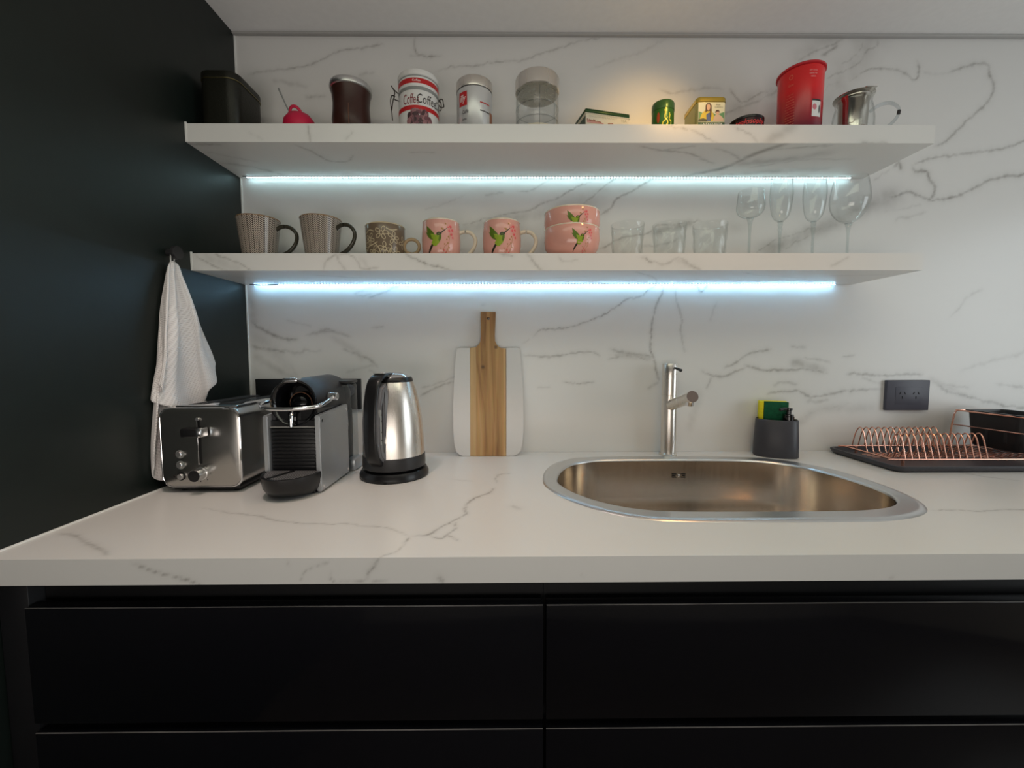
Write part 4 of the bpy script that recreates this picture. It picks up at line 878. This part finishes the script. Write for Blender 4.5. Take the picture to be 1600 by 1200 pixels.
# glass jar with brushed lid
t = thing('glass_jar', 'tall clear embossed glass jar with brushed metal lid, nearly empty', 'jar', (.0735, -.105, ZS))
pr = [(0, 0), (.048, 0), (.052, .003)]
for z in np.linspace(.006, .112, 60):
    q = abs(((z-.010)/.034) % 1-.5)*2; pr.append((.0520+.0014*(1-q**6)-.0016*(q > .93), float(z)))
pr += [(.050, .116), (.047, .119), (.047, .124)]
inner = [(r-.0028, z+.0035) for r, z in pr[2:]][::-1]
obj('glass_body', lathe(B(), pr+[(.0445, .124)]+inner+[(0, .006)], 72), M['clear'], t)
b = B()
for z in (.012, .0445, .0785):
    tube(b, [(.0535*sin(2*pi*k/64), -.0535*cos(2*pi*k/64), z) for k in range(64)], .0008, 6, closed=True)
for a in (0.05, 2.1, 4.2): tube(b, [(.0535*sin(a), -.0535*cos(a), .008), (.0535*sin(a), -.0535*cos(a), .112)], .0008, 6)
obj('embossed_ribs', b, M['clear_dark'], t)
obj('lid', lathe(B(), [(0, .1190), (.0535, .1190), (.0548, .1205), (.0548, .1500), (.053, .1535), (.047, .1560), (0, .1565)], 80), M['steel'], t)
obj('contents', lathe(B(), [(0, .0062), (.047, .0062), (.0485, .010), (.0485, .028), (0, .030)], 48), mat('cream_powder', (.70, .62, .48), .8), t)

# long green and cream tea box tin
t = thing('tea_tin', 'low rectangular tea tin with green lid and cream front, turned slightly', 'tin', (.2385, -.098, ZS), rad(13))
W_, D_, H_ = .118, .068, .067
obj('tin_body', box(B(), -W_/2+.001, W_/2-.001, -D_/2+.001, D_/2-.001, 0, H_-.008, .003, 2), M['cream'], t)
gl_ = mat('dark_green_tin', (.015, .055, .012), .3, .3)
obj('lid', box(B(), -W_/2-.0005, W_/2+.0005, -D_/2-.0005, D_/2+.0005, H_-.0105, H_, .003, 2), gl_, t)
obj('lid_bead', box(B(), -W_/2-.0012, W_/2+.0012, -D_/2-.0012, D_/2+.0012, H_-.0125, H_-.0105, .0008, 2), M['cream'], t)
flat('side_label', shape2d([([(-.031, -.025), (.031, -.025), (.031, .025), (-.031, .025)], 0), ([(-.012, -.02), (.014, -.012), (.016, .004), (.0, .016), (-.014, .006)], 1)]), [gl_, mat('pale_green_print', (.35, .40, .22), .4)], t, (-W_/2+.001, 0, .0255), (0, -1, 0), (0, 0, 1))
flat('front_text', text2d('ENGLISH BREAKFAST', width=.074, height=.0048), mat('faint_olive_print', (.50, .46, .34), .4), t, (-.012, -D_/2+.001, .0500), (1, 0, 0), (0, 0, 1))
flat('front_text', text2d('TEA', width=.016, height=.0062), mat('faint_olive_print2', (.42, .38, .26), .4), t, (.043, -D_/2+.001, .0485), (1, 0, 0), (0, 0, 1))
pp = []
rnd = random.Random(2)
for i in range(12):
    x = -.055+i*.0024; pp.append(([(x, .0), (x+.0022, .0), (x+.0022, .016+rnd.uniform(-.004, .010)), (x, .016+rnd.uniform(-.004, .010))], i % 2))
pp += [([(x+.006*cos(q), .008+.007*sin(q)) for q in [2*pi*k/10 for k in range(10)]], j % 2) for j, x in enumerate((-.022, .006, .010))]
pp = [([(a, c*.38) for a, c in q_], m_) for q_, m_ in pp]+[([(-.055, 0), (-.010, 0), (-.012, .003), (-.055, .004)], 2)]
flat('front_picture', shape2d(pp), [mat('brick_print', (.28, .07, .05), .4), mat('brown_faint_print', (.38, .20, .12), .4), mat('rose_print', (.60, .30, .26), .4)], t, (0, -D_/2+.001, .034), (1, 0, 0), (0, 0, 1))

# little green caddy
R = .0282
t = thing('tea_caddy', 'small cylindrical green tea caddy with yellow brush characters', 'caddy', (.3895, -.11, ZS), rad(-19)); t.scale = (.94, .94, 1)
gm = mat('green_caddy', (.035, .13, .015), .28, .2, var=.08)
obj('caddy_body', lathe(B(), [(0, 0), (R-.0008, 0), (R, .001), (R, .073), (0, .073)], 56), gm, t)
obj('lid', lathe(B(), [(0, .0735), (R+.0004, .0735), (R+.0007, .075), (R+.0007, .0905), (R-.001, .0935), (R-.006, .095), (.010, .0965), (0, .0965)], 56), mat('green_caddy_lid', (.045, .12, .03), .3, .25), t)
ch = stroke([(.004, .062), (.0065, .054)], .003, 0, True)+stroke([(.010, .062), (.0065, .053)], .003, 0, True)+stroke([(.0045, .052), (.006, .045), (.005, .036), (.006, .030)], .0035)+stroke([(.006, .050), (.010, .047)], .0022, 0, True)+stroke([(.006, .030), (.011, .026), (.012, .018), (.006, .013), (.0, .015), (.0, .021), (.006, .027)], .0034)+stroke([(.008, .029), (.013, .034)], .0022, 0, True)+stroke([(.017, .045), (.018, .036), (.016, .030), (.019, .026), (.022, .027), (.0215, .012)], .0024)+stroke([(.017, .037), (.022, .041)], .0022, 0, True)
bm_ = shape2d(ch); wrap('brush_characters', bm_, mat('yellow_print', (.75, .68, .06), .35), t, R, 0, .017, off=.0004)
wrap('red_seal', shape2d([([(-.012+.004*cos(q), .035+.013*sin(q)) for q in [2*pi*k/14 for k in range(14)]], 0)]), mat('rust_print', (.35, .05, .01), .4), t, R, 0, .017)

# gold tin with printed picture
t = thing('lidded_tin', 'gold lidded tin with picture of a woman and child on the front', 'tin', (.4955, -.106, ZS))
W_, D_, H_ = .072, .080, .0925
gold2 = M['goldpale']
obj('tin_body', lofted([rb(W_-.002, D_-.002, .010, 0), rb(W_, D_, .010, .0015), rb(W_, D_, .010, H_-.012)]), gold2, t)
obj('lid', lofted([rb(W_+.001, D_+.001, .0105, H_-.0125), rb(W_+.003, D_+.003, .0115, H_-.0115), rb(W_+.002, D_+.002, .011, H_-.010), rb(W_+.002, D_+.002, .011, H_-.003), rb(W_-.002, D_-.002, .010, H_), rb(W_-.012, D_-.012, .008, H_+.0005)]), M['gold'], t)
def q(zx_, zy_): return ((zx_-565)/11.43/613., (650-zy_)/11.43/630.+.0265)
pic = [([q(335, 270), q(785, 270), q(785, 600), q(335, 600)], 0), ([q(340, 420), q(460, 470), q(560, 430), q(640, 480), q(780, 430), q(780, 590), q(340, 590)], 1),
 ([q(360, 560), q(390, 470), q(450, 400), q(560, 400), q(600, 480), q(610, 590), q(350, 590)], 2), ([q(470, 480), q(520, 440), q(555, 470), q(550, 585), q(480, 585)], 3),
 ([q(456, 320), q(480, 288), q(530, 285), q(556, 320), q(560, 400), q(556, 520), q(535, 520), q(530, 420), q(475, 420), q(470, 440), q(455, 440)], 4), ([q(472, 330), q(490, 308), q(522, 308), q(535, 335), q(530, 385), q(505, 412), q(478, 385)], 5),
 ([q(585, 590), q(610, 500), q(650, 470), q(700, 480), q(765, 540), q(775, 590)], 6), ([q(620, 440), q(640, 402), q(680, 398), q(700, 430), q(696, 450), q(630, 450)], 4), ([q(640, 430), q(690, 430), q(688, 465), q(665, 485), q(642, 465)], 5),
 ([q(340, 560), q(420, 540), q(480, 560), q(480, 592), q(340, 592)], 7), ([q(335, 610), q(785, 610), q(785, 655), q(335, 655)], 8)]
pm_ = [mat('print_sky', (.62, .62, .48), .35), mat('print_meadow', (.10, .26, .12), .35), mat('print_shawl', (.62, .45, .04), .35), mat('print_blue', (.06, .10, .26), .35), mat('print_hair', (.07, .025, .02), .35), mat('print_skin', (.62, .38, .27), .35), mat('print_child', (.58, .42, .32), .35), mat('print_shade', (.04, .05, .03), .35), mat('print_green', (.02, .09, .05), .35)]
flat('picture_label', shape2d(pic), pm_, t, (0, -D_/2, 0), (1, 0, 0), (0, 0, 1), off=.0004)
flat('label_text', merge([text2d('Pure', width=.0095, height=.0035, cx=.015, cy=q(0, 315)[1]), text2d('LA ESPAÑOLA', width=.020, height=.0028, cx=.0165, cy=q(0, 352)[1])]), M['ink'], t, (0, -D_/2, 0), (1, 0, 0), (0, 0, 1), off=.0016)
flat('label_text', text2d('LA EXQUISITA', width=.052, height=.0062, cx=0, cy=q(0, 640)[1]), M['white'], t, (0, -D_/2, 0), (1, 0, 0), (0, 0, 1), off=.0016)
flat('label_text', text2d('dulces', width=.034, height=.0030, cx=0, cy=q(0, 240)[1]), mat('print_olive', (.20, .18, .05), .4), t, (0, -D_/2, 0), (1, 0, 0), (0, 0, 1), off=.0006)

# low dark tea tin
R = .0440
t = thing('tea_tin', 'low round black tea tin with red script lettering', 'tin', (.5920, -.125, ZS), rad(-28)); t.scale = (.88, .88, 1)
obj('tin_body', lathe(B(), [(0, 0), (R-.001, 0), (R, .001), (R, .0365), (0, .0365)], 64), mat('black_red_tin', (.030, .006, .008), .25, .2), t)
obj('lid', lathe(B(), [(0, .0368), (R+.0005, .0368), (R+.0008, .038), (R+.0008, .0425), (R-.002, .0445), (0, .0448)], 64), mat('black_tin_lid', (.012, .008, .008), .2, .3), t)
wrap('script_text', text2d('tealosophy', width=.080, height=.0170, shear=.35, bold=.005), mat('bright_red_print', (.75, .04, .04), .35), t, R, .28, .0265, off=.0004)

# tall red canister
def red_can():
    t = thing('tall_canister', 'tall oval red canister with pale text lines and red lid', 'canister', (.7370, -.105, ZS), rad(-34)); t.scale = (.81, .81, 1)
    R0, R1 = .0590, .0612
    Rf = lambda z: R0+(R1-R0)*z/.165
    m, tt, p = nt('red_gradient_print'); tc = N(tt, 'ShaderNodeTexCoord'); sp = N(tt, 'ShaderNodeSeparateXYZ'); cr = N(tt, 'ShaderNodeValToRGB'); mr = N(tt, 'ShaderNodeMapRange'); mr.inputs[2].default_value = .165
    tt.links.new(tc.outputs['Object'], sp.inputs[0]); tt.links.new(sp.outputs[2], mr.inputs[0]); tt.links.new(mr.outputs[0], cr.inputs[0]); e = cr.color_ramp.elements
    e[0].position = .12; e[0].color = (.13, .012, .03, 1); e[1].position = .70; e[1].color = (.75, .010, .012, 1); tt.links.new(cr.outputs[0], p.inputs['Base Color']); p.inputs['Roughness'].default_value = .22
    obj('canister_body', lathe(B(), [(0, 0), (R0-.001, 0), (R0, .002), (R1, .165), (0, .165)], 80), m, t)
    obj('lid', lathe(B(), [(0, .1655), (R1+.0015, .1655), (R1+.0045, .1668), (R1+.0045, .1705), (R1+.0015, .1728), (R1-.004, .1732), (0, .1732)], 80), mat('red_plastic_lid', (.55, .02, .03), .25), t)
    tm = mat('pale_orange_print', (.80, .28, .16), .4)
    rnd = random.Random(8); L_ = []
    words = 'cocoa sugar milk powder salt flavour stir into hot milk and serve while warm keep in a cool dry place'.split()
    for i in range(13):
        ln = ' '.join(words[(i*3+k) % len(words)] for k in range(4)); L_.append(text2d(ln, width=.026 if i > 3 else .018+.002*i, height=.0028, cy=.105-i*.0064))
    wrap('text_block', merge(L_), tm, t, Rf, -.42, 0, off=.0004, Rref=.06)
    wrap('text_block', merge([text2d('HOT COCOA', width=.022, height=.003, cy=.150), text2d('DRINK MIX', width=.022, height=.003, cy=.143), text2d('MEZCLA', width=.014, height=.003, cy=.136)]), mat('pale_pink_print', (.78, .50, .48), .4), t, Rf, .55, 0, off=.0004, Rref=.06)
    wrap('emblem', merge([shape2d(stroke([(.005*cos(q_), .146+.005*sin(q_)) for q_ in [2*pi*k/12 for k in range(13)]], .0009)), text2d('Cocoa', width=.014, height=.005, shear=.3, cy=.128)]), tm, t, Rf, -.40, 0, off=.0004, Rref=.06)
    panel = [([(-.014, -.018), (.016, -.018), (.016, .018), (-.014, .018)], 0), ([(-.014, .018), (.016, .018), (.016, .022), (-.014, .022)], 1), ([(-.006+.007*cos(q_), .004+.007*sin(q_)) for q_ in [2*pi*k/10 for k in range(10)]], 2), ([(.011+.003*cos(q_), .000+.010*sin(q_)) for q_ in [2*pi*k/10 for k in range(10)]], 1)]
    wrap('picture_panel', shape2d(panel), [M['white'], M['ink'], mat('pink_flower_print', (.65, .20, .24), .4)], t, Rf, .78, .062, off=.0004, Rref=.06)
    wrap('picture_panel', shape2d([([(-.014, -.03), (.006, -.03), (.010, .0), (.004, .018), (-.004, .010), (-.014, .0)], 0)]), [M['cream']], t, Rf, -1.28, .032, off=.0004, Rref=.06)
red_can()

# glass mug with steel infuser
t = thing('infuser_mug', 'clear glass tea mug with steel infuser basket and glass handle', 'mug', (.8740, -.105, ZS), rad(0)); t.scale = (.77, .77, 1)
obj('glass_body', lathe(B(), [(0, 0), (.048, 0), (.053, .003), (.0575, .03), (.0575, .055), (.054, .078), (.048, .096), (.050, .104), (.048, .104), (.046, .096), (.052, .078), (.0555, .055), (.0555, .03), (.051, .006), (0, .004)], 64), M['clear'], t)
b = tube(B(), smooth_pts([(.052, -.006, .080), (.070, -.006, .090), (.098, -.006, .099), (.128, -.006, .098), (.146, -.006, .086), (.144, -.006, .070), (.124, -.006, .050), (.095, -.006, .036), (.056, -.006, .030)], 6), .0043, 12); obj('handle', b, M['clear_dark'], t)
obj('handle_tip', ecyl(B(), (.1475, -.006, .082), (.1455, -.006, .074), .0050, n=14), M['ink'], t)
st_ = brushed('infuser_steel', (.50, .47, .42), .14, (200, 200, 6), .06)
inf = obj('infuser_basket', lathe(B(), [(0, .020), (.035, .020), (.0385, .023), (.041, .098), (.047, .106), (.047, .110), (.0555, .1135), (.0560, .1150), (.050, .1155), (.045, .111), (.0395, .10), (.0370, .026), (0, .023)], 72), st_, t)
obj('infuser_tab', box(B(), -.006, .030, -.0555, -.045, .1150, .1185, .0012), st_, inf)
wrap('printed_mark', merge([text2d('tea', width=.014, height=.007, cy=.012), shape2d(stroke([(-.010, .022), (-.003, .028), (.005, .027), (.010, .033)], .0012))]), mat('brown_glass_print', (.12, .05, .03), .4), t, lambda z: .0580, -.75, .010)
wrap('printed_mark', merge([text2d('tea', width=.016, height=.010, cy=.014)]), mat('brown_glass_print2', (.14, .05, .03), .4), t, lambda z: .0580, -.25, .010)

# ------------------------------------------------------------------ things on the lower shelf
ZM = ZL1
def mug_shell(bm, prof, wall=.0032, n=64):
    inn = [(r-wall, z) for r, z in prof[2:]][::-1]
    return lathe(bm, prof+[(prof[-1][0]-wall*.3, prof[-1][1]+wall*.45), (prof[-1][0]-wall*.8, prof[-1][1]+wall*.3)]+inn+[(0, .005)], n)
def herring():
    m, tt, p = nt('herringbone_glaze'); tc = N(tt, 'ShaderNodeTexCoord'); sp = N(tt, 'ShaderNodeSeparateXYZ'); tt.links.new(tc.outputs['Object'], sp.inputs[0])
    def mt(op, a, b_=None, c_=None):
        n = N(tt, 'ShaderNodeMath', operation=op)
        for i, x in enumerate((a, b_, c_)):
            if x is None: continue
            if isinstance(x, (int, float)): n.inputs[i].default_value = x
            else: tt.links.new(x, n.inputs[i])
        return n.outputs[0]
    th = mt('ARCTAN2', sp.outputs[0], mt('MULTIPLY', sp.outputs[1], -1)); cols = 12
    q_ = mt('MULTIPLY', th, cols/(2*pi)); fr = mt('FRACT', mt('ADD', q_, 10.5)); tri = mt('ABSOLUTE', mt('SUBTRACT', fr, .5))
    v = mt('SUBTRACT', mt('MULTIPLY', sp.outputs[2], 230), mt('MULTIPLY', tri, 4.9)); s_ = mt('FRACT', v); stp = mt('GREATER_THAN', s_, .48)
    edge = mt('LESS_THAN', tri, .475); stp = mt('MULTIPLY', stp, mt('MULTIPLY', edge, mt('GREATER_THAN', tri, .02)))
    mx = N(tt, 'ShaderNodeMix', data_type='RGBA'); mx.inputs[6].default_value = (.030, .020, .015, 1); mx.inputs[7].default_value = (.58, .50, .43, 1); tt.links.new(stp, mx.inputs[0])
    tt.links.new(mx.outputs[2], p.inputs['Base Color']); p.inputs['Roughness'].default_value = .16
    bp = N(tt, 'ShaderNodeBump'); bp.inputs['Strength'].default_value = .5; bp.inputs['Distance'].default_value = .0006; tt.links.new(stp, bp.inputs['Height']); tt.links.new(bp.outputs[0], p.inputs['Normal'])
    t = thing('herringbone_mug', 'tapered mug with brown and cream herringbone pattern, nearest the green wall', 'mug', (-.6340, -.11, ZM), 0, 'mugs on the lower shelf'); t.scale = (.86, .86, 1)
    H = .104; prof = [(0, 0), (.040, 0), (.0445, .003), (.0475, .030), (.0525, .065), (.0575, H)]
    obj('mug_body', mug_shell(B(), prof), m, t)
    dk = mat('dark_bronze_glaze', (.045, .040, .028), .14)
    obj('rim', lathe(B(), [(.0578, H-.0012), (.0582, H), (.057, H+.0018), (.0548, H+.0010), (.0550, H-.001)], 64), mat('brown_rim_glaze', (.28, .17, .09), .25), t)
    pts = smooth_pts([(.050, 0, .080), (.068, 0, .088), (.092, 0, .086), (.110, 0, .070), (.108, 0, .048), (.090, 0, .028), (.064, 0, .016), (.046, 0, .012)], 6)
    hb = tube(B(), pts, .0050, 12, flat=1.3, up=(1, 0, .01)); hb.transform(Matrix.Rotation(rad(0), 4, 'Z')); obj('handle', hb, dk, t)
    return t
a = herring()
dup(a, (-.4760, -.11, ZM), 'tapered mug with brown and cream herringbone pattern, second from the green wall', rad(-14))
# brown floral mug
R = .0500
t = thing('floral_mug', 'squat taupe mug with cream flower outlines and a small ring handle', 'mug', (-.3150, -.105, ZM), 0, 'mugs on the lower shelf'); t.scale = (.965, .965, 1)
H = .0865; tau = mat('taupe_glaze', (.17, .125, .085), .2); crm = mat('cream_glaze', (.56, .46, .30), .25)
prof = [(0, 0), (.036, 0), (.042, .004), (.0475, .016), (.0495, .032), (R, .060), (R+.0006, H)]
obj('mug_body', mug_shell(B(), prof), tau, t)
obj('rim', lathe(B(), [(R+.0004, H-.0012), (R+.0012, H), (R, H+.0018), (R-.002, H+.001)], 64), crm, t)
def prof_r(pf): return lambda z: float(np.interp(z, [p[1] for p in pf[1:]], [p[0] for p in pf[1:]]))
S_ = []
def loop(cx_, cy_, a, b_, rot, w=.0016):
    return stroke([(cx_+a*cos(q_)*cos(rot)-b_*sin(q_)*sin(rot), cy_+a*cos(q_)*sin(rot)+b_*sin(q_)*cos(rot)) for q_ in [2*pi*k/10 for k in range(11)]], w, n=3)
rnd = random.Random(11)
for fx, fy, n_, s0 in ((-.030, .048, 5, 1.0), (.004, .062, 5, 1.1), (.034, .052, 5, 1), (.012, .024, 5, 1.1), (-.018, .018, 4, .9), (.040, .016, 5, 1), (-.055, .03, 5, 1), (.066, .045, 5, 1)):
    S_ += loop(fx, fy, .0038*s0, .0038*s0, 0, .0018)
    for k in range(n_):
        a_ = 2*pi*k/n_+rnd.uniform(-.3, .3)+fx*9; S_ += loop(fx+.0098*s0*cos(a_), fy+.0098*s0*sin(a_), .0058*s0, .0036*s0, a_, .0016)
for pts in ([(-.045, .020), (-.036, .030), (-.020, .034), (-.006, .040)], [(-.010, .004), (.0, .012), (-.004, .026), (-.014, .038)], [(.022, .036), (.030, .030), (.024, .020), (.032, .006)], [(-.045, .064), (-.030, .070), (-.016, .066)], [(.016, .074), (.028, .070), (.045, .074)]): S_ += stroke(pts, .0022)
wrap('flower_pattern', shape2d(S_), crm, t, prof_r(prof), 0, 0, off=.0003, sv=.008, Rref=.05)
obj('handle', tube(B(), [(.0695+.0200*cos(q_), 0, .0395+.0185*sin(q_)) for q_ in [2*pi*k/32 for k in range(32)]], .0044, 10, closed=True), mat('tan_glaze', (.42, .30, .17), .25), t)

# hummingbird crockery
pink = mat('pink_glaze', (.70, .36, .30), .12, var=.02); ivory = mat('ivory_glaze', (.74, .66, .52), .15)
bird_m = [mat('bird_green', (.10, .17, .015), .3), mat('bird_lime', (.28, .38, .03), .3), mat('bird_dark', (.03, .028, .015), .3), mat('flower_coral', (.68, .10, .11), .3), mat('flower_rose', (.70, .28, .25), .3), mat('leaf_ochre', (.40, .22, .06), .3)]
def bird(cx_=0, cy_=0, s=1, flip=False, tail=True, lower=True):
    k = s/2950.
    def Q(pts): return [((x-252)*k+cx_, (300-y)*k+cy_) for x, y in pts]
    P_ = [(Q([(155, 340), (190, 368), (222, 402), (238, 432), (215, 452), (186, 440), (165, 400)]), 0), (Q([(150, 385), (180, 402), (215, 430), (205, 448), (172, 425)]), 0), (Q([(195, 405), (225, 412), (240, 432), (225, 450), (205, 440)]), 1),
          (Q([(236, 412), (262, 400), (278, 402), (276, 440), (262, 472), (238, 496), (214, 492), (202, 472), (215, 446)]), 1), (Q([(262, 412), (278, 404), (276, 440), (266, 462), (255, 455)]), 0), (Q([(240, 402), (255, 393), (276, 395), (281, 406), (266, 416), (246, 420)]), 2), (Q([(272, 396), (278, 404), (320, 364), (318, 361)]), 2)]
    if tail: P_.append((Q([(206, 478), (216, 490), (190, 528), (168, 556), (163, 552), (176, 520), (195, 490)]), 2))
    rnd = random.Random(3)
    def blob(x, y, r, mi):
        P_.append((Q([(x+r*cos(q_)*rnd.uniform(.6, 1.2), y+r*sin(q_)*rnd.uniform(.6, 1.2)) for q_ in [2*pi*j/7 for j in range(7)]]), mi))
    for x, y, r in ((345, 345, 20), (360, 372, 16), (335, 378, 17), (350, 402, 18), (362, 425, 14), (326, 352, 12)): blob(x, y, r, 4); blob(x+3, y+3, r*.6, 3)
    for x, y, r in ((310, 330, 8), (290, 372, 7), (282, 368, 6), (330, 425, 7), (318, 445, 6)): blob(x, y, r, 5)
    if lower:
        for x, y, r in ((295, 522, 14), (312, 540, 12), (285, 545, 11), (300, 560, 10)): blob(x, y, r, 4); blob(x, y, r*.5, 3)
        for x, y, r in ((325, 470, 6), (338, 500, 5), (300, 480, 5), (272, 510, 5), (335, 545, 6)): blob(x, y, r, 5)
        for st0 in ([(345, 400), (335, 450), (330, 500), (310, 545)], [(330, 470), (300, 500), (290, 540)]): P_.extend([(pp_, 5) for pp_, _ in stroke(Q(st0), .0008*s)])
    return P_
def decal(polys):
    b = B()
    for i, (pts, mi) in enumerate(polys):
        vs = [b.verts.new((p[0], p[1], i*8e-6)) for p in pts]
        try: b.faces.new(vs).material_index = mi
        except ValueError: pass
    bmesh.ops.triangulate(b, faces=b.faces, ngon_method='EAR_CLIP'); return b
def hb_mug():
    t = thing('hummingbird_mug', 'pink hummingbird mug right beside the taupe floral mug', 'mug', (-.1720, -.105, ZM), 0, 'mugs on the lower shelf')
    H = .0965; prof = [(0, 0), (.036, 0), (.0405, .003), (.0455, .014), (.0485, .035), (.0490, .055), (.0478, .075), (.0462, H)]
    obj('mug_body', mug_shell(B(), prof), pink, t)
    obj('rim', lathe(B(), [(.0463, H-.001), (.0468, H+.0004), (.0456, H+.0020), (.0438, H+.001)], 64), ivory, t)
    wrap('printed_bird', decal(bird(-.003, H-.002, .98)), bird_m, t, prof_r(prof), .05, 0, off=.0003, sv=.006, Rref=.0485)
    pts = smooth_pts([(.044, 0, .072), (.058, 0, .077), (.076, 0, .074), (.0875, 0, .058), (.084, 0, .038), (.070, 0, .020), (.056, 0, .010), (.042, 0, .008)], 6)
    obj('handle', tube(B(), pts, .0048, 12, flat=1.25, up=(1, 0, .01)), ivory, t)
    return t
a = hb_mug(); dup(a, (-.0165, -.105, ZM), 'pink hummingbird mug next to the stacked pink bowls')
def hb_bowl(z, lab, cx_):
    t = thing('hummingbird_bowl', lab, 'bowl', (.1625, -.110, ZM+z), 0, 'stacked pink bowls')
    H = .077; prof = [(0, 0), (.040, 0), (.043, .002), (.045, .006), (.058, .016), (.0675, .032), (.0705, .050), (.0695, H)]
    obj('bowl_body', mug_shell(B(), prof, .0035, 80), pink, t)
    obj('foot_ring', lathe(B(), [(.039, .0003), (.0440, .0003), (.0462, .006), (.041, .006)], 64), ivory, t)
    obj('rim', lathe(B(), [(.0696, H-.001), (.0701, H+.0004), (.069, H+.0020), (.0665, H+.001)], 80), ivory, t)
    wrap('printed_bird', decal(bird(cx_, H-.002, .72)), bird_m, t, prof_r(prof), 0, 0, off=.0003, sv=.006, Rref=.070)
    return t
hb_bowl(0, 'lower pink hummingbird bowl standing on the shelf', .014)
hb_bowl(.0420, 'upper pink hummingbird bowl nested in the one below', .002)

# tumblers
def tumbler():
    t = thing('glass_tumbler', 'clear spiral-ribbed glass tumbler next to the pink bowls', 'glass', (.3065, -.105, ZM), 0, 'spiral tumblers on the lower shelf')
    H = .095; n = 72; b = B()
    def ring(r, z, a=0.0): return [((r+a*sin(7*q_+z*150))*cos(q_), (r+a*sin(7*q_+z*150))*sin(q_), z) for q_ in [2*pi*k/n for k in range(n)]]
    rs = [ring(.001, 0), ring(.034, 0), ring(.036, .002)]
    for z in np.linspace(.006, .082, 22): rs.append(ring(.0362+.055*float(z), float(z), .0011))
    rs += [ring(.0418, .090), ring(.0422, H), ring(.0408, H)]
    for z in np.linspace(.090, .010, 12): rs.append(ring(.0342+.055*float(z), float(z)))
    rs += [ring(.030, .007), ring(.001, .007)]
    loft(b, rs); obj('tumbler_glass', b, M['clear'], t, sharp=80); return t
a = tumbler()
dup(a, (.4150, -.105, ZM), 'clear spiral-ribbed glass tumbler, middle of the three tumblers', rad(23)); dup(a, (.5195, -.105, ZM), 'clear spiral-ribbed glass tumbler, last one before the stemmed glasses', rad(41))
# stemware
solid = glass('stem_glass', (.90, .93, .93), .35, 1.6)
def stemmed(label, x, bowl, H, zb, foot=.030, y=-.105, bead=True, kx=.88):
    t = thing('wine_glass' if bowl[-1][0] > .03 or bowl[0][0] > .04 else 'champagne_flute', label, 'glass', (x, y, ZM), 0, 'stemmed glasses on the lower shelf'); t.scale = (kx, kx, 1)
    obj('foot', lathe(B(), [(0, 0), (foot, 0), (foot+.0004, .0008), (foot*.7, .0022), (.008, .0045), (.004, .008), (0, .008)], 56), M['clear'], t)
    st0 = [(0, .007), (.0042, .007), (.0034, .02), (.0032, zb*.6)]
    if bead: st0 += [(.0045, zb-.024), (.0062, zb-.020), (.0045, zb-.016), (.0046, zb-.013), (.0068, zb-.009), (.0056, zb-.004), (.008, zb)]
    else: st0 += [(.0040, zb-.022), (.0060, zb-.010), (.0098, zb)]
    obj('stem', lathe(B(), st0+[(0, zb)], 24), solid, t)
    P_ = smooth_pts([(r, z, 0) for r, z in bowl], 5); o_ = [(max(p.x, .0005), p.y) for p in P_]; i_ = [(max(p.x-.0012, 0), p.y+(.0025 if j < 6 else 0)) for j, p in enumerate(P_)][::-1]
    obj('bowl', lathe(B(), o_+[(o_[-1][0]-.0006, o_[-1][1]+.0005)]+i_, 64), M['clear'], t)
    return t
stemmed('small wine glass with angular bowl, leftmost stemmed glass', .6225, [(.004, .111), (.022, .116), (.034, .126), (.0375, .140), (.0360, .158), (.0335, .178)], .178, .112, bead=False)
def flute(): return stemmed('champagne flute with beaded stem beside the small wine glass', .7010, [(.003, .102), (.014, .107), (.0235, .122), (.0285, .150), (.0300, .178), (.0270, .207)], .207, .103)
a = flute(); dup(a, (.7870, -.105, ZM), 'champagne flute with beaded stem beside the big wine glass')
stemmed('large round wine glass at the right end of the shelf', .8780, [(.006, .098), (.024, .106), (.043, .126), (.0515, .152), (.0490, .182), (.0425, .210)], .210, .099, bead=False, foot=.034, kx=.84)
